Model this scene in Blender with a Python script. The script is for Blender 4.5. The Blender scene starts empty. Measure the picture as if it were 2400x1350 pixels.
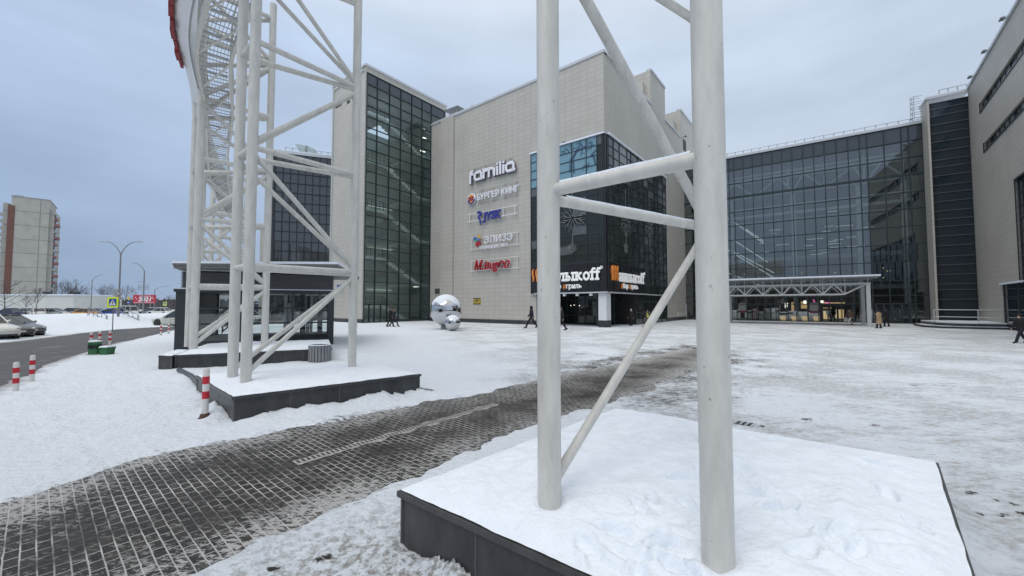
import bpy, bmesh, math, random
import numpy as np
from mathutils import Vector, Matrix, noise
random.seed(7)
SC = bpy.context.scene
COL = SC.collection
R = math.radians
# ------------------------------------------------------------------ camera
F, CXP, CYP, CAMZ = 930.0, 1200.0, 675.0, 1.95
PITCH = math.atan(40 / F)
cd = bpy.data.cameras.new("camera"); cam = bpy.data.objects.new("camera", cd); COL.objects.link(cam)
cam.location = (0, 0, CAMZ); cam.rotation_euler = (math.pi / 2 + PITCH, 0, 0)
cd.sensor_width = 36; cd.lens = 36 * F / 2400; cd.clip_start = 0.05; cd.clip_end = 3000
SC.camera = cam
# ------------------------------------------------------------------ world, sun, exposure
SC.view_settings.view_transform = 'Standard'; SC.view_settings.look = 'None'
SC.view_settings.exposure = 0.0; SC.view_settings.gamma = 1.0
W = bpy.data.worlds.new("World"); SC.world = W; W.use_nodes = True
wt = W.node_tree; wt.nodes.clear()
SUN_EL, SUN_ROT = R(62), R(215)
def wn(t, **k):
    n = wt.nodes.new(t)
    for a, b in k.items(): setattr(n, a, b)
    return n
def wl(a, b): wt.links.new(a, b)
sky = wn('ShaderNodeTexSky', sky_type='NISHITA', sun_disc=False, sun_elevation=SUN_EL, sun_rotation=SUN_ROT)
bg1 = wn('ShaderNodeBackground'); bg1.inputs[1].default_value = 0.08; wl(sky.outputs[0], bg1.inputs[0])
tc = wn('ShaderNodeTexCoord'); sep = wn('ShaderNodeSeparateXYZ'); wl(tc.outputs['Generated'], sep.inputs[0])
mx = wn('ShaderNodeMapRange'); mx.inputs[1].default_value = -0.75; mx.inputs[2].default_value = 0.35; wl(sep.outputs[0], mx.inputs[0])
mz = wn('ShaderNodeMapRange'); mz.inputs[1].default_value = 0.0; mz.inputs[2].default_value = 0.62; wl(sep.outputs[2], mz.inputs[0])
mp = wn('ShaderNodeMapping'); mp.inputs['Scale'].default_value = (1.4, 1.4, 5.0); wl(tc.outputs['Generated'], mp.inputs[0])
nz = wn('ShaderNodeTexNoise'); nz.inputs['Scale'].default_value = 1.6; nz.inputs['Detail'].default_value = 5; nz.inputs['Roughness'].default_value = .5; wl(mp.outputs[0], nz.inputs['Vector'])
lowc = wn('ShaderNodeMix', data_type='RGBA'); wl(mx.outputs[0], lowc.inputs[0])
lowc.inputs[6].default_value = (.29, .40, .585, 1); lowc.inputs[7].default_value = (.58, .68, .82, 1)
hic = wn('ShaderNodeMix', data_type='RGBA'); wl(mx.outputs[0], hic.inputs[0])
hic.inputs[6].default_value = (.57, .70, .91, 1); hic.inputs[7].default_value = (.62, .725, .87, 1)
mm = wn('ShaderNodeMix', data_type='RGBA'); wl(mz.outputs[0], mm.inputs[0]); wl(lowc.outputs[2], mm.inputs[6]); wl(hic.outputs[2], mm.inputs[7])
cl = wn('ShaderNodeMapRange'); cl.inputs[1].default_value = .3; cl.inputs[2].default_value = .7; cl.inputs[3].default_value = .90; cl.inputs[4].default_value = 1.16; wl(nz.outputs[0], cl.inputs[0])
zen = wn('ShaderNodeMapRange'); zen.inputs[1].default_value = .55; zen.inputs[2].default_value = 1.0; zen.inputs[3].default_value = 1.0; zen.inputs[4].default_value = 1.45; wl(sep.outputs[2], zen.inputs[0])
clz = wn('ShaderNodeMath', operation='MULTIPLY'); wl(cl.outputs[0], clz.inputs[0]); wl(zen.outputs[0], clz.inputs[1])
ml = wn('ShaderNodeVectorMath', operation='SCALE'); zc = wn('ShaderNodeMix', data_type='RGBA'); zf = wn('ShaderNodeMapRange'); zf.inputs[1].default_value = .52; zf.inputs[2].default_value = .85; wl(sep.outputs[2], zf.inputs[0]); wl(zf.outputs[0], zc.inputs[0]); wl(mm.outputs[2], zc.inputs[6]); zc.inputs[7].default_value = (.76, .755, .73, 1)
wl(zc.outputs[2], ml.inputs[0]); wl(clz.outputs[0], ml.inputs[3])
bg2 = wn('ShaderNodeBackground'); bg2.inputs[1].default_value = 1.0; wl(ml.outputs[0], bg2.inputs[0])
ms = wn('ShaderNodeMixShader'); ms.inputs[0].default_value = .9; wl(bg1.outputs[0], ms.inputs[1]); wl(bg2.outputs[0], ms.inputs[2])
wo = wn('ShaderNodeOutputWorld'); wl(ms.outputs[0], wo.inputs[0])
sd = bpy.data.lights.new("sun", 'SUN'); sd.energy = 1.3; sd.angle = R(40); sd.color = (1, .93, .83)
so = bpy.data.objects.new("sun", sd); COL.objects.link(so)
_a = SUN_ROT
so.rotation_euler = Vector((-math.sin(_a) * math.cos(SUN_EL), -math.cos(_a) * math.cos(SUN_EL), -math.sin(SUN_EL))).to_track_quat('-Z', 'Y').to_euler()
so.location = (0, 0, 60)
# ------------------------------------------------------------------ projection helpers (photo pixel <-> point in the place)
cp, sp_ = math.cos(PITCH), math.sin(PITCH)
def ray(px, py):
    xc = (px - CXP) / F; yc = -(py - CYP) / F
    return Vector((xc, cp - sp_ * yc, sp_ + cp * yc))
def gp(px, py, z=0.0):
    d = ray(px, py); t = (z - CAMZ) / d.z
    return Vector((d.x * t, d.y * t, z))
def at(px, py, Y):
    d = ray(px, py); t = Y / d.y
    return Vector((d.x * t, Y, CAMZ + d.z * t))
class Face:
    """a vertical plane: s runs to the right along it, z is up, o is outward"""
    def __init__(s, O, u):
        s.O = Vector((O[0], O[1])); s.u = Vector((u[0], u[1])).normalized(); s.n = Vector((s.u.y, -s.u.x))
    def P(s, a, z, o=0.0):
        p = s.O + s.u * a + s.n * o
        return Vector((p.x, p.y, z))
    def sz(s, px, py, o=0.0):
        d = ray(px, py); d2 = Vector((d.x, d.y)); O = s.O + s.n * o
        t = O.dot(s.n) / d2.dot(s.n)
        return (d2 * t - O).dot(s.u), CAMZ + d.z * t
    def S(s, px, py=700, o=0.0): return s.sz(px, py, o)[0]
    def Z(s, px, py, o=0.0): return s.sz(px, py, o)[1]
    def shift(s, o): return Face(s.O + s.n * o, s.u)
# ------------------------------------------------------------------ materials
MATS = {}
def mat(name, col=(.5, .5, .5), rough=.6, metal=0.0, spec=.5, noise_amt=0.0, nscale=4.0, bump=0.0, bscale=20.0, emit=None, estr=1.0, coat=0.0, stretch=None):
    if name in MATS: return MATS[name]
    m = bpy.data.materials.new(name); m.use_nodes = True; MATS[name] = m
    nt = m.node_tree; b = nt.nodes['Principled BSDF']
    b.inputs['Base Color'].default_value = (*col, 1); b.inputs['Roughness'].default_value = rough
    b.inputs['Metallic'].default_value = metal; b.inputs['Specular IOR Level'].default_value = spec
    b.inputs['Coat Weight'].default_value = coat
    if emit: b.inputs['Emission Color'].default_value = (*emit, 1); b.inputs['Emission Strength'].default_value = estr
    t = nt.nodes.new('ShaderNodeTexCoord')
    src = t.outputs['Object']
    if stretch:
        mpp = nt.nodes.new('ShaderNodeMapping'); mpp.inputs['Scale'].default_value = stretch; nt.links.new(src, mpp.inputs[0]); src = mpp.outputs[0]
    if noise_amt:
        n = nt.nodes.new('ShaderNodeTexNoise'); n.inputs['Scale'].default_value = nscale; n.inputs['Detail'].default_value = 6; n.inputs['Roughness'].default_value = .65
        nt.links.new(src, n.inputs['Vector'])
        r = nt.nodes.new('ShaderNodeMapRange'); r.inputs[1].default_value = .3; r.inputs[2].default_value = .7
        r.inputs[3].default_value = 1 - noise_amt; r.inputs[4].default_value = 1 + noise_amt * .6; nt.links.new(n.outputs[0], r.inputs[0])
        v = nt.nodes.new('ShaderNodeVectorMath'); v.operation = 'SCALE'; v.inputs[0].default_value = col; nt.links.new(r.outputs[0], v.inputs[3])
        nt.links.new(v.outputs[0], b.inputs['Base Color'])
    if bump:
        n2 = nt.nodes.new('ShaderNodeTexNoise'); n2.inputs['Scale'].default_value = bscale; n2.inputs['Detail'].default_value = 5; nt.links.new(src, n2.inputs['Vector'])
        bp = nt.nodes.new('ShaderNodeBump'); bp.inputs['Strength'].default_value = bump; bp.inputs['Distance'].default_value = .02
        nt.links.new(n2.outputs[0], bp.inputs['Height']); nt.links.new(bp.outputs[0], b.inputs['Normal'])
    return m
def see_glass(name, tint, fmin, fpow=1.0, rough=.01):
    m = bpy.data.materials.new(name); m.use_nodes = True; MATS[name] = m; nt = m.node_tree; nt.nodes.clear()
    o = nt.nodes.new('ShaderNodeOutputMaterial'); tr = nt.nodes.new('ShaderNodeBsdfTransparent'); tr.inputs[0].default_value = (*tint, 1)
    g = nt.nodes.new('ShaderNodeBsdfGlossy'); g.inputs['Roughness'].default_value = rough; g.inputs[0].default_value = (.90, .93, .92, 1)
    fr = nt.nodes.new('ShaderNodeFresnel'); fr.inputs[0].default_value = 1.5
    mr = nt.nodes.new('ShaderNodeMapRange'); mr.inputs[1].default_value = .04; mr.inputs[2].default_value = 1; mr.inputs[3].default_value = fmin; mr.inputs[4].default_value = 1
    nt.links.new(fr.outputs[0], mr.inputs[0])
    mxs = nt.nodes.new('ShaderNodeMixShader'); nt.links.new(mr.outputs[0], mxs.inputs[0]); nt.links.new(tr.outputs[0], mxs.inputs[1]); nt.links.new(g.outputs[0], mxs.inputs[2])
    nt.links.new(mxs.outputs[0], o.inputs[0])
    return m
def tile_mat(name, c1, c2, mortar, bw, bh, off=0.0, ms=.012, rough=.55, dirt=.12):
    m = bpy.data.materials.new(name); m.use_nodes = True; MATS[name] = m; nt = m.node_tree; b = nt.nodes['Principled BSDF']
    t = nt.nodes.new('ShaderNodeTexCoord'); br = nt.nodes.new('ShaderNodeTexBrick'); nt.links.new(t.outputs['UV'], br.inputs['Vector'])
    br.offset = off; br.inputs['Color1'].default_value = (*c1, 1); br.inputs['Color2'].default_value = (*c2, 1); br.inputs['Mortar'].default_value = (*mortar, 1)
    br.inputs['Scale'].default_value = 1; br.inputs['Mortar Size'].default_value = ms; br.inputs['Brick Width'].default_value = bw; br.inputs['Row Height'].default_value = bh
    br.inputs['Mortar Smooth'].default_value = .1; br.inputs['Bias'].default_value = 0
    n = nt.nodes.new('ShaderNodeTexNoise'); n.inputs['Scale'].default_value = .35; n.inputs['Detail'].default_value = 7; nt.links.new(t.outputs['Object'], n.inputs['Vector'])
    r = nt.nodes.new('ShaderNodeMapRange'); r.inputs[1].default_value = .3; r.inputs[2].default_value = .7; r.inputs[3].default_value = 1 - dirt; r.inputs[4].default_value = 1 + dirt * .5; nt.links.new(n.outputs[0], r.inputs[0])
    v = nt.nodes.new('ShaderNodeVectorMath'); v.operation = 'SCALE'; nt.links.new(br.outputs[0], v.inputs[0]); nt.links.new(r.outputs[0], v.inputs[3])
    nt.links.new(v.outputs[0], b.inputs['Base Color']); b.inputs['Roughness'].default_value = rough
    bp = nt.nodes.new('ShaderNodeBump'); bp.inputs['Strength'].default_value = .5; bp.inputs['Distance'].default_value = .02; bp.invert = True
    nt.links.new(br.outputs['Fac'], bp.inputs['Height']); nt.links.new(bp.outputs[0], b.inputs['Normal'])
    return m
M_tile = tile_mat('beige_cladding', (.50, .48, .435), (.475, .455, .41), (.29, .28, .255), .80, .47, ms=.010, dirt=.07)
M_pipe = mat('white_pipe_paint', (.585, .575, .54), .42, noise_amt=.17, nscale=3, bump=.03, bscale=30, stretch=(3, 3, .7))
_nt = M_pipe.node_tree; _b = _nt.nodes['Principled BSDF']; _src = _b.inputs['Base Color'].links[0].from_socket
_tc = _nt.nodes.new('ShaderNodeTexCoord'); _n = _nt.nodes.new('ShaderNodeTexNoise'); _n.inputs['Scale'].default_value = 22; _n.inputs['Detail'].default_value = 3; _nt.links.new(_tc.outputs['Object'], _n.inputs['Vector'])
_r = _nt.nodes.new('ShaderNodeMapRange'); _r.inputs[1].default_value = .70; _r.inputs[2].default_value = .74; _r.inputs[4].default_value = .7; _nt.links.new(_n.outputs[0], _r.inputs[0])
_m = _nt.nodes.new('ShaderNodeMix'); _m.data_type = 'RGBA'; _m.inputs[7].default_value = (.26, .24, .21, 1); _nt.links.new(_r.outputs[0], _m.inputs[0]); _nt.links.new(_src, _m.inputs[6]); _nt.links.new(_m.outputs[2], _b.inputs['Base Color'])
M_snow = mat('snow', (.775, .83, .905), .75, spec=.3, noise_amt=.06, nscale=5, bump=.8, bscale=26)
M_granite = mat('dark_granite', (.045, .047, .05), .42, noise_amt=.55, nscale=4, bump=.08, bscale=60, stretch=(1, 1, .35))
M_granite2 = mat('granite_cap', (.06, .06, .062), .4, noise_amt=.3, nscale=6)
M_dark = mat('dark_frame', (.03, .036, .042), .4)
M_frame = mat('mullion', (.035, .05, .055), .35, metal=.3)
M_black = mat('black_panel', (.012, .012, .014), .3)
M_coping = mat('coping_metal', (.55, .57, .6), .45, metal=.3)
M_white = mat('white_metal', (.72, .73, .74), .4, noise_amt=.06)
M_greym = mat('grey_metal', (.28, .29, .3), .4, metal=.5)
M_glass = see_glass('clear_facade_glass', (.86, .95, .91), .09)
M_glassA = see_glass('atrium_glass', (.70, .76, .73), .19)
M_glassK = see_glass('pavilion_glass', (.84, .88, .88), .08)
def dark_glass(name, col, spec=.5, ior=1.55):
    m = mat(name, col, .03, spec=spec); m.node_tree.nodes['Principled BSDF'].inputs['IOR'].default_value = ior; return m
M_dglass = dark_glass('dark_glass', (.018, .026, .032), .7, 1.7)
M_dglass2 = dark_glass('dark_tinted_glass', (.02, .026, .024), .5, 1.5)
M_spandrel = dark_glass('spandrel_glass', (.05, .058, .066), .6, 1.6)
M_inwall = mat('interior_wall', (.46, .52, .49), .8)
M_instair = mat('interior_stair', (.86, .88, .86), .7)
M_inwhite = mat('interior_steel', (.62, .65, .66), .5)
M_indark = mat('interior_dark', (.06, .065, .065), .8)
M_lamp = mat('lit_lamp', (1, 1, 1), .5, emit=(1, .98, .9), estr=2.2)
M_warm = mat('warm_shop_light', (.8, .6, .35), .5, emit=(1, .66, .3), estr=.45)
M_pink = mat('pink_neon', (1, .3, .6), .5, emit=(1, .12, .5), estr=1.6)
M_red = mat('red_paint', (.40, .018, .025), .4, noise_amt=.15, nscale=5)
M_whiteletter = mat('white_letter', (.8, .8, .86), .35)
M_litletter = mat('lit_white_letter', (.9, .9, .9), .4, emit=(1, 1, 1), estr=.10)
M_orange = mat('orange_letter', (.75, .25, .05), .4, emit=(1, .38, .10), estr=.05)
M_blue = mat('blue_letter', (.03, .04, .26), .35)
M_concrete = mat('concrete', (.33, .33, .32), .8, noise_amt=.12)
# ------------------------------------------------------------------ mesh builder
class MB:
    def __init__(s): s.v = []; s.f = []; s.uv = []
    def face(s, pts, uvs=None):
        i = len(s.v); s.v += [tuple(p) for p in pts]; s.f.append(tuple(range(i, i + len(pts)))); s.uv.append(uvs)
    def fbox(s, fc, s0, s1, z0, z1, o0, o1):
        g = lambda a, z, o: fc.P(a, z, o)
        q = [((s0, z0, o1), (s1, z0, o1), (s1, z1, o1), (s0, z1, o1)), ((s1, z0, o0), (s0, z0, o0), (s0, z1, o0), (s1, z1, o0)),
             ((s0, z0, o0), (s0, z0, o1), (s0, z1, o1), (s0, z1, o0)), ((s1, z0, o1), (s1, z0, o0), (s1, z1, o0), (s1, z1, o1)),
             ((s0, z1, o1), (s1, z1, o1), (s1, z1, o0), (s0, z1, o0)), ((s0, z0, o0), (s1, z0, o0), (s1, z0, o1), (s0, z0, o1))]
        for k, c in enumerate(q):
            uv = [(a, z) if k < 2 else ((o, z) if k < 4 else (a, o)) for a, z, o in c]
            s.face([g(*p) for p in c], uv)
    def box(s, c, d, rz=0.0):
        fc = Face((0, 0), (math.cos(rz), math.sin(rz))); fc.O = Vector((c[0], c[1]))
        s.fbox(fc, -d[0] / 2, d[0] / 2, c[2] - d[2] / 2, c[2] + d[2] / 2, -d[1] / 2, d[1] / 2)
    def path(s, pts, rad, n=10, caps=True, flat=None):
        """tube along points; rad number or list of r or (ra, rb)"""
        pts = [Vector(p) for p in pts]
        if not isinstance(rad, (list, tuple)): rad = [rad] * len(pts)
        b = len(s.v); prev = None
        for i, p in enumerate(pts):
            d = (pts[min(i + 1, len(pts) - 1)] - pts[max(i - 1, 0)])
            d = d.normalized() if d.length > 1e-9 else Vector((0, 0, 1))
            if prev is None:
                a = Vector((1, 0, 0)) if abs(d.x) < .8 else Vector((0, 1, 0))
            else: a = prev
            a = (a - d * a.dot(d)).normalized(); prev = a; c = d.cross(a)
            r = rad[i]; ra, rb = r if isinstance(r, (tuple, list)) else (r, r)
            for k in range(n):
                t = 2 * math.pi * k / n
                q = p + a * (math.cos(t) * ra) + c * (math.sin(t) * rb)
                s.v.append(tuple(q))
        for i in range(len(pts) - 1):
            for k in range(n):
                k2 = (k + 1) % n
                s.f.append((b + i * n + k, b + i * n + k2, b + (i + 1) * n + k2, b + (i + 1) * n + k)); s.uv.append(None)
        if caps:
            s.f.append(tuple(b + k for k in range(n))[::-1]); s.uv.append(None)
            e = b + (len(pts) - 1) * n; s.f.append(tuple(e + k for k in range(n))); s.uv.append(None)
    def tube(s, a, b, r, n=10): s.path([a, b], [r, r], n)
    def lathe(s, c, prof, n=20, axis='z'):
        b = len(s.v)
        for r, z in prof:
            for k in range(n):
                t = 2 * math.pi * k / n; x, y = r * math.cos(t), r * math.sin(t)
                s.v.append((c[0] + x, c[1] + y, c[2] + z) if axis == 'z' else (c[0] + x, c[1] + z, c[2] + y))
        for i in range(len(prof) - 1):
            for k in range(n):
                k2 = (k + 1) % n
                s.f.append((b + i * n + k, b + i * n + k2, b + (i + 1) * n + k2, b + (i + 1) * n + k)); s.uv.append(None)
        if prof[0][0] > 1e-4: s.f.append(tuple(b + k for k in range(n))[::-1]); s.uv.append(None)
        e = b + (len(prof) - 1) * n
        if prof[-1][0] > 1e-4: s.f.append(tuple(e + k for k in range(n))); s.uv.append(None)
    def prism(s, poly, z0, z1):
        n = len(poly); b = len(s.v)
        s.v += [(p[0], p[1], z0) for p in poly] + [(p[0], p[1], z1) for p in poly]
        s.f.append(tuple(range(b, b + n))[::-1]); s.f.append(tuple(range(b + n, b + 2 * n))); s.uv += [None, None]
        L = 0.0
        for i in range(n):
            j = (i + 1) % n; l = math.dist(poly[i][:2], poly[j][:2])
            s.f.append((b + i, b + j, b + n + j, b + n + i)); s.uv.append([(L, z0), (L + l, z0), (L + l, z1), (L, z1)]); L += l
    def fpoly(s, fc, poly, o0, o1):
        n = len(poly); b = len(s.v)
        s.v += [tuple(fc.P(a, z, o0)) for a, z in poly] + [tuple(fc.P(a, z, o1)) for a, z in poly]
        s.f.append(tuple(range(b, b + n))[::-1]); s.f.append(tuple(range(b + n, b + 2 * n))); s.uv += [None, None]
        for i in range(n):
            j = (i + 1) % n; s.f.append((b + i, b + j, b + n + j, b + n + i)); s.uv.append(None)
    def stroke(s, fc, pts, r, o, d=.06, n=8):
        """rounded letter stroke lying on a face"""
        P3 = [fc.P(a, z, o) for a, z in pts]
        for i in range(len(P3) - 1):
            pass
        nn = Vector((fc.n.x, fc.n.y, 0)); b = len(s.v); m = len(P3)
        for i, p in enumerate(P3):
            dd = (P3[min(i + 1, m - 1)] - P3[max(i - 1, 0)])
            dd = dd.normalized() if dd.length > 1e-9 else Vector((0, 0, 1)); c = dd.cross(nn)
            sc = 1.0
            if 0 < i < m - 1:
                d1 = (P3[i] - P3[i - 1]).normalized(); sc = 1 / max(.55, d1.dot(dd))
            q = p + (dd * -r * .5 if i == 0 else (dd * r * .5 if i == m - 1 else Vector()))
            for k in range(n):
                t = 2 * math.pi * (k + .5) / n; s.v.append(tuple(q + c * (math.cos(t) * r * sc) + nn * (math.sin(t) * d)))
        for i in range(m - 1):
            for k in range(n):
                k2 = (k + 1) % n; s.f.append((b + i * n + k, b + i * n + k2, b + (i + 1) * n + k2, b + (i + 1) * n + k)); s.uv.append(None)
        s.f.append(tuple(b + k for k in range(n))[::-1]); e = b + (m - 1) * n; s.f.append(tuple(e + k for k in range(n))); s.uv += [None, None]
    def build(s, name, m, parent=None, smooth=False, label=None, recalc=True):
        off = Vector((0, 0, 0)); p = parent
        if p is not None:
            off = WORLD_OFF.get(p.name, Vector((0, 0, 0)))
        me = bpy.data.meshes.new(name)
        me.from_pydata([tuple(Vector(v) - off) for v in s.v], [], s.f)
        if any(u is not None for u in s.uv):
            ul = me.uv_layers.new(name='UVMap'); k = 0; data = np.zeros(len(me.loops) * 2)
            for f, u in zip(s.f, s.uv):
                for q in range(len(f)):
                    if u is not None: data[2 * k] = u[q][0]; data[2 * k + 1] = u[q][1]
                    k += 1
            ul.data.foreach_set('uv', data)
        me.materials.append(m)
        if recalc:
            bm = bmesh.new(); bm.from_mesh(me); bmesh.ops.recalc_face_normals(bm, faces=bm.faces); bm.to_mesh(me); bm.free()
        if smooth:
            me.polygons.foreach_set('use_smooth', [True] * len(me.polygons))
            me.set_sharp_from_angle(angle=R(40))
        o = bpy.data.objects.new(name, me); COL.objects.link(o)
        if parent is not None: o.parent = parent; WORLD_OFF[o.name] = off
        if label: o['label'] = label
        return o
WORLD_OFF = {}
def thing(name, label, cat, loc=(0, 0, 0), group=None):
    o = bpy.data.objects.new(name, None); COL.objects.link(o); o.location = loc; o.empty_display_size = .3
    WORLD_OFF[o.name] = Vector(loc); tag(o, label, cat, group); return o
def tag(o, label, cat, group=None):
    o['label'] = label; o['category'] = cat
    if group: o['group'] = group
    return o
def struct(o, label=None, kind='structure'):
    o['kind'] = kind
    if label: o['label'] = label
    return o
def dup(root, loc, rz=0.0, label=None, scale=None):
    r = root.copy(); COL.objects.link(r); r.location = loc; r.rotation_euler = (0, 0, rz)
    if scale: r.scale = (scale, scale, scale) if not isinstance(scale, tuple) else scale
    if label: r['label'] = label
    for ch in list(root.children):
        c = ch.copy(); COL.objects.link(c); c.parent = r
        for g in list(ch.children):
            d = g.copy(); COL.objects.link(d); d.parent = c
    return r
def text_mesh(name, body, fc, s0, z0, h, m, parent, o=.1, depth=.06, width=None, bold=0.0, shear=0.0):
    """raised lettering on a face, starting at s0, baseline z0, capital height h"""
    c = bpy.data.curves.new('lettering', 'FONT'); c.body = body; c.extrude = .04; c.offset = bold; c.shear = shear; c.resolution_u = 4
    t = bpy.data.objects.new('lettering', c); COL.objects.link(t)
    dg = bpy.context.evaluated_depsgraph_get(); dg.update()
    me = bpy.data.meshes.new_from_object(t.evaluated_get(dg)); bpy.data.objects.remove(t); bpy.data.curves.remove(c)
    k = h / .728; xs = [v.co.x for v in me.vertices]; w0 = min(xs); kw = k if width is None else width / (max(xs) - w0)
    off = WORLD_OFF.get(parent.name, Vector((0, 0, 0))) if parent else Vector((0, 0, 0))
    for v in me.vertices:
        v.co = fc.P(s0 + (v.co.x - w0) * kw, z0 + v.co.y * k, o + (v.co.z / .04) * depth) - off
    me.materials.clear(); me.materials.append(m); me.name = name
    ob = bpy.data.objects.new(name, me); COL.objects.link(ob)
    if parent: ob.parent = parent; WORLD_OFF[ob.name] = off
    return ob
def fbm(x, y, s, o=4):
    return noise.fractal(Vector((x * s, y * s, 3.7)), 1.0, 2.0, o)
# ================================================================== GROUND
PL = [(-8.6, .2), (-4.93, 3.82)] + [tuple(gp(*p)[:2]) for p in ((150, 1137), (300, 1085), (450, 1050), (600, 1020), (900, 962), (1130, 920), (1260, 893), (1500, 842), (1620, 815))]
PR = [tuple(gp(*p)[:2]) for p in ((1680, 830), (1640, 858), (1440, 945), (1200, 1010), (960, 1115), (800, 1180), (640, 1250), (480, 1312))] + [(-3.4, 1.7), (-5.0, -1.2)]
PATHP = np.array(PL + PR)
ROAD_N = [gp(*p) for p in ((0, 919), (22, 908), (93, 867), (185, 834), (267, 808), (370, 783), (407, 774.5))]
ROAD_F = [gp(*p) for p in ((0, 804), (30, 800.5), (111, 791), (180, 782), (274, 772), (350, 767.5), (407, 765))]
ROAD_N = [Vector((-3.5, 0.2, 0)), Vector((-7.5, 4.0, 0))] + ROAD_N + [Vector((-25, 42, 0)), Vector((-22, 70, 0))]
ROAD_F = [Vector((-17, 1.0, 0)), Vector((-22, 10.0, 0))] + ROAD_F + [Vector((-33, 48, 0)), Vector((-31, 72, 0))]
def poly_sd(x, y, P):
    d = np.full(x.shape, 1e9); ins = np.zeros(x.shape, bool); n = len(P)
    for i in range(n):
        ax, ay = P[i]; bx, by = P[(i + 1) % n]; ex, ey = bx - ax, by - ay
        t = np.clip(((x - ax) * ex + (y - ay) * ey) / (ex * ex + ey * ey + 1e-12), 0, 1)
        d = np.minimum(d, np.hypot(x - ax - t * ex, y - ay - t * ey))
        c = ((ay > y) != (by > y)) & (x < (bx - ax) * (y - ay) / (by - ay + 1e-12) + ax); ins ^= c
    return np.where(ins, -d, d)
ROADP = np.array([p[:2] for p in ROAD_N] + [p[:2] for p in reversed(ROAD_F)])
H_TOP = .42
def quadpts(a, b, c): return [a, b, c, (a[0] + c[0] - b[0], a[1] + c[1] - b[1])]
PLN = quadpts(tuple(gp(943, 1150, H_TOP)[:2]), tuple(gp(1440, 960, H_TOP)[:2]), tuple(gp(2190, 1085, H_TOP)[:2]))     # near plinth
P2a, P2b, P2c = gp(983, 877, H_TOP), gp(548, 930, H_TOP), gp(463, 880, H_TOP)
PLM = quadpts(tuple(P2a[:2]), tuple(P2b[:2]), tuple(P2c[:2]))
def sstep(a, b, x):
    t = np.clip((x - a) / (b - a), 0, 1); return t * t * (3 - 2 * t)
def vnoise(x, y, s, o=4):
    return np.array([noise.fractal(Vector((a * s, b * s, 1.3)), 1.0, 2.0, o) for a, b in zip(x, y)])
def make_ground():
    rs = [.35]
    while rs[-1] < 70: rs.append(rs[-1] * 1.0125)
    while rs[-1] < 1500: rs.append(rs[-1] * 1.12)
    th = list(np.linspace(-66, 66, 440)) + list(np.linspace(66, 294, 36)[1:-1])
    th = np.radians(np.array(th)); rs = np.array(rs)
    RR, TT = np.meshgrid(rs, th, indexing='ij')
    x = (RR * np.sin(TT)).ravel(); y = (RR * np.cos(TT)).ravel(); r = RR.ravel()
    sdp = poly_sd(x, y, PATHP); sdr = poly_sd(x, y, ROADP)
    near = r < 75
    n1 = np.zeros_like(x); n2 = np.zeros_like(x); n3 = np.zeros_like(x)
    n1[near] = vnoise(x[near], y[near], .35, 3)
    c = r < 24
    n2[c] = vnoise(x[c], y[c], 3.2, 4); n3[c] = vnoise(x[c] + 31, y[c] - 17, 1.1, 3)
    sdn = sdp + n3 * .22 + n2 * .08
    fade = sstep(24, 13, y + .25 * x)                       # the swept path peters out across the square
    snow_h = .05 * sstep(-.16, .14, sdn) - .028
    inside = sstep(.25, -.1, sdn)
    z = snow_h * fade + (.014 * (1 - inside) + inside * (-.022 + .05 * sstep(.15, 1.0, 1 - fade) + .03 * n3 + .03 * n2)) * (1 - fade)
    bumpy = .024 * n2 + .03 * n3 + .02 * n1
    quiet = .35 + .65 * sstep(-3, -6, x) + 1.5 * sstep(2.6, .9, np.hypot(x + .6, y - 2.3))
    z += np.where(sdn > 0, bumpy * quiet * sstep(0, .4, sdn), 0) * sstep(24, 16, r)
    # pushed-up snow along the plinths and path rim
    for P, w in ((np.array(PLN), .22), (np.array(PLM), .25)):
        s = poly_sd(x, y, P); z += np.where(s > 0, .11 * np.exp(-(s / w) ** 2) * (.6 + .9 * n3 + .5 * n2), 0) * sstep(-.1, .15, sdn)
    # road trough and the snow bank beyond it
    rd = sstep(.05, -.45, sdr + n1 * .25); z = z * (1 - rd) - .05 * rd
    # left of the far road edge: rising snow bank, then the car park
    Fp = np.array([p[:2] for p in ROAD_F]); dl = np.full(x.shape, 1e9)
    for i in range(len(Fp) - 1):
        ax, ay = Fp[i]; bx, by = Fp[i + 1]; ex, ey = bx - ax, by - ay
        t = np.clip(((x - ax) * ex + (y - ay) * ey) / (ex * ex + ey * ey), 0, 1); px, py = ax + t * ex, ay + t * ey
        side = (x - px) * ey - (y - py) * ex
        dd = np.hypot(x - px, y - py); dl = np.where(dd < np.abs(dl), np.where(side < 0, dd, -dd), dl)
    left = (dl > 0) & (x < -8)
    flatbay = sstep(-29.5, -32.5, x - .25 * (y - 30)) * 0 + sstep(24.5, 28.5, y + .12 * (x + 30))   # parking bays stay low
    bank = (.80 * sstep(1.6, 8.5, dl) - .95 * sstep(20, 34, dl)) * flatbay + .06 * sstep(.2, 1.2, dl)
    z = np.where(left, z + bank * (1 + .25 * n1), z)
    z = np.where((r > 75), z - .15, z)
    nt_, nr = len(th), len(rs)
    idx = np.arange(nr * nt_).reshape(nr, nt_)
    a = idx[:-1, :]; b = idx[1:, :]
    q = np.stack([a, np.roll(a, -1, 1), np.roll(b, -1, 1), b], -1).reshape(-1, 4)
    cidx = nr * nt_
    V = np.stack([x, y, z], 1); V = np.vstack([V, [0, 0, z[:nt_].mean()]])
    faces = [tuple(map(int, f[::-1])) for f in q] + [(int(idx[0, k]), cidx, int(idx[0, (k + 1) % nt_])) for k in range(nt_)]
    me = bpy.data.meshes.new('ground'); me.from_pydata(V.tolist(), [], faces)
    me.polygons.foreach_set('use_smooth', [True] * len(me.polygons))
    bare = np.zeros_like(x)
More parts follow.
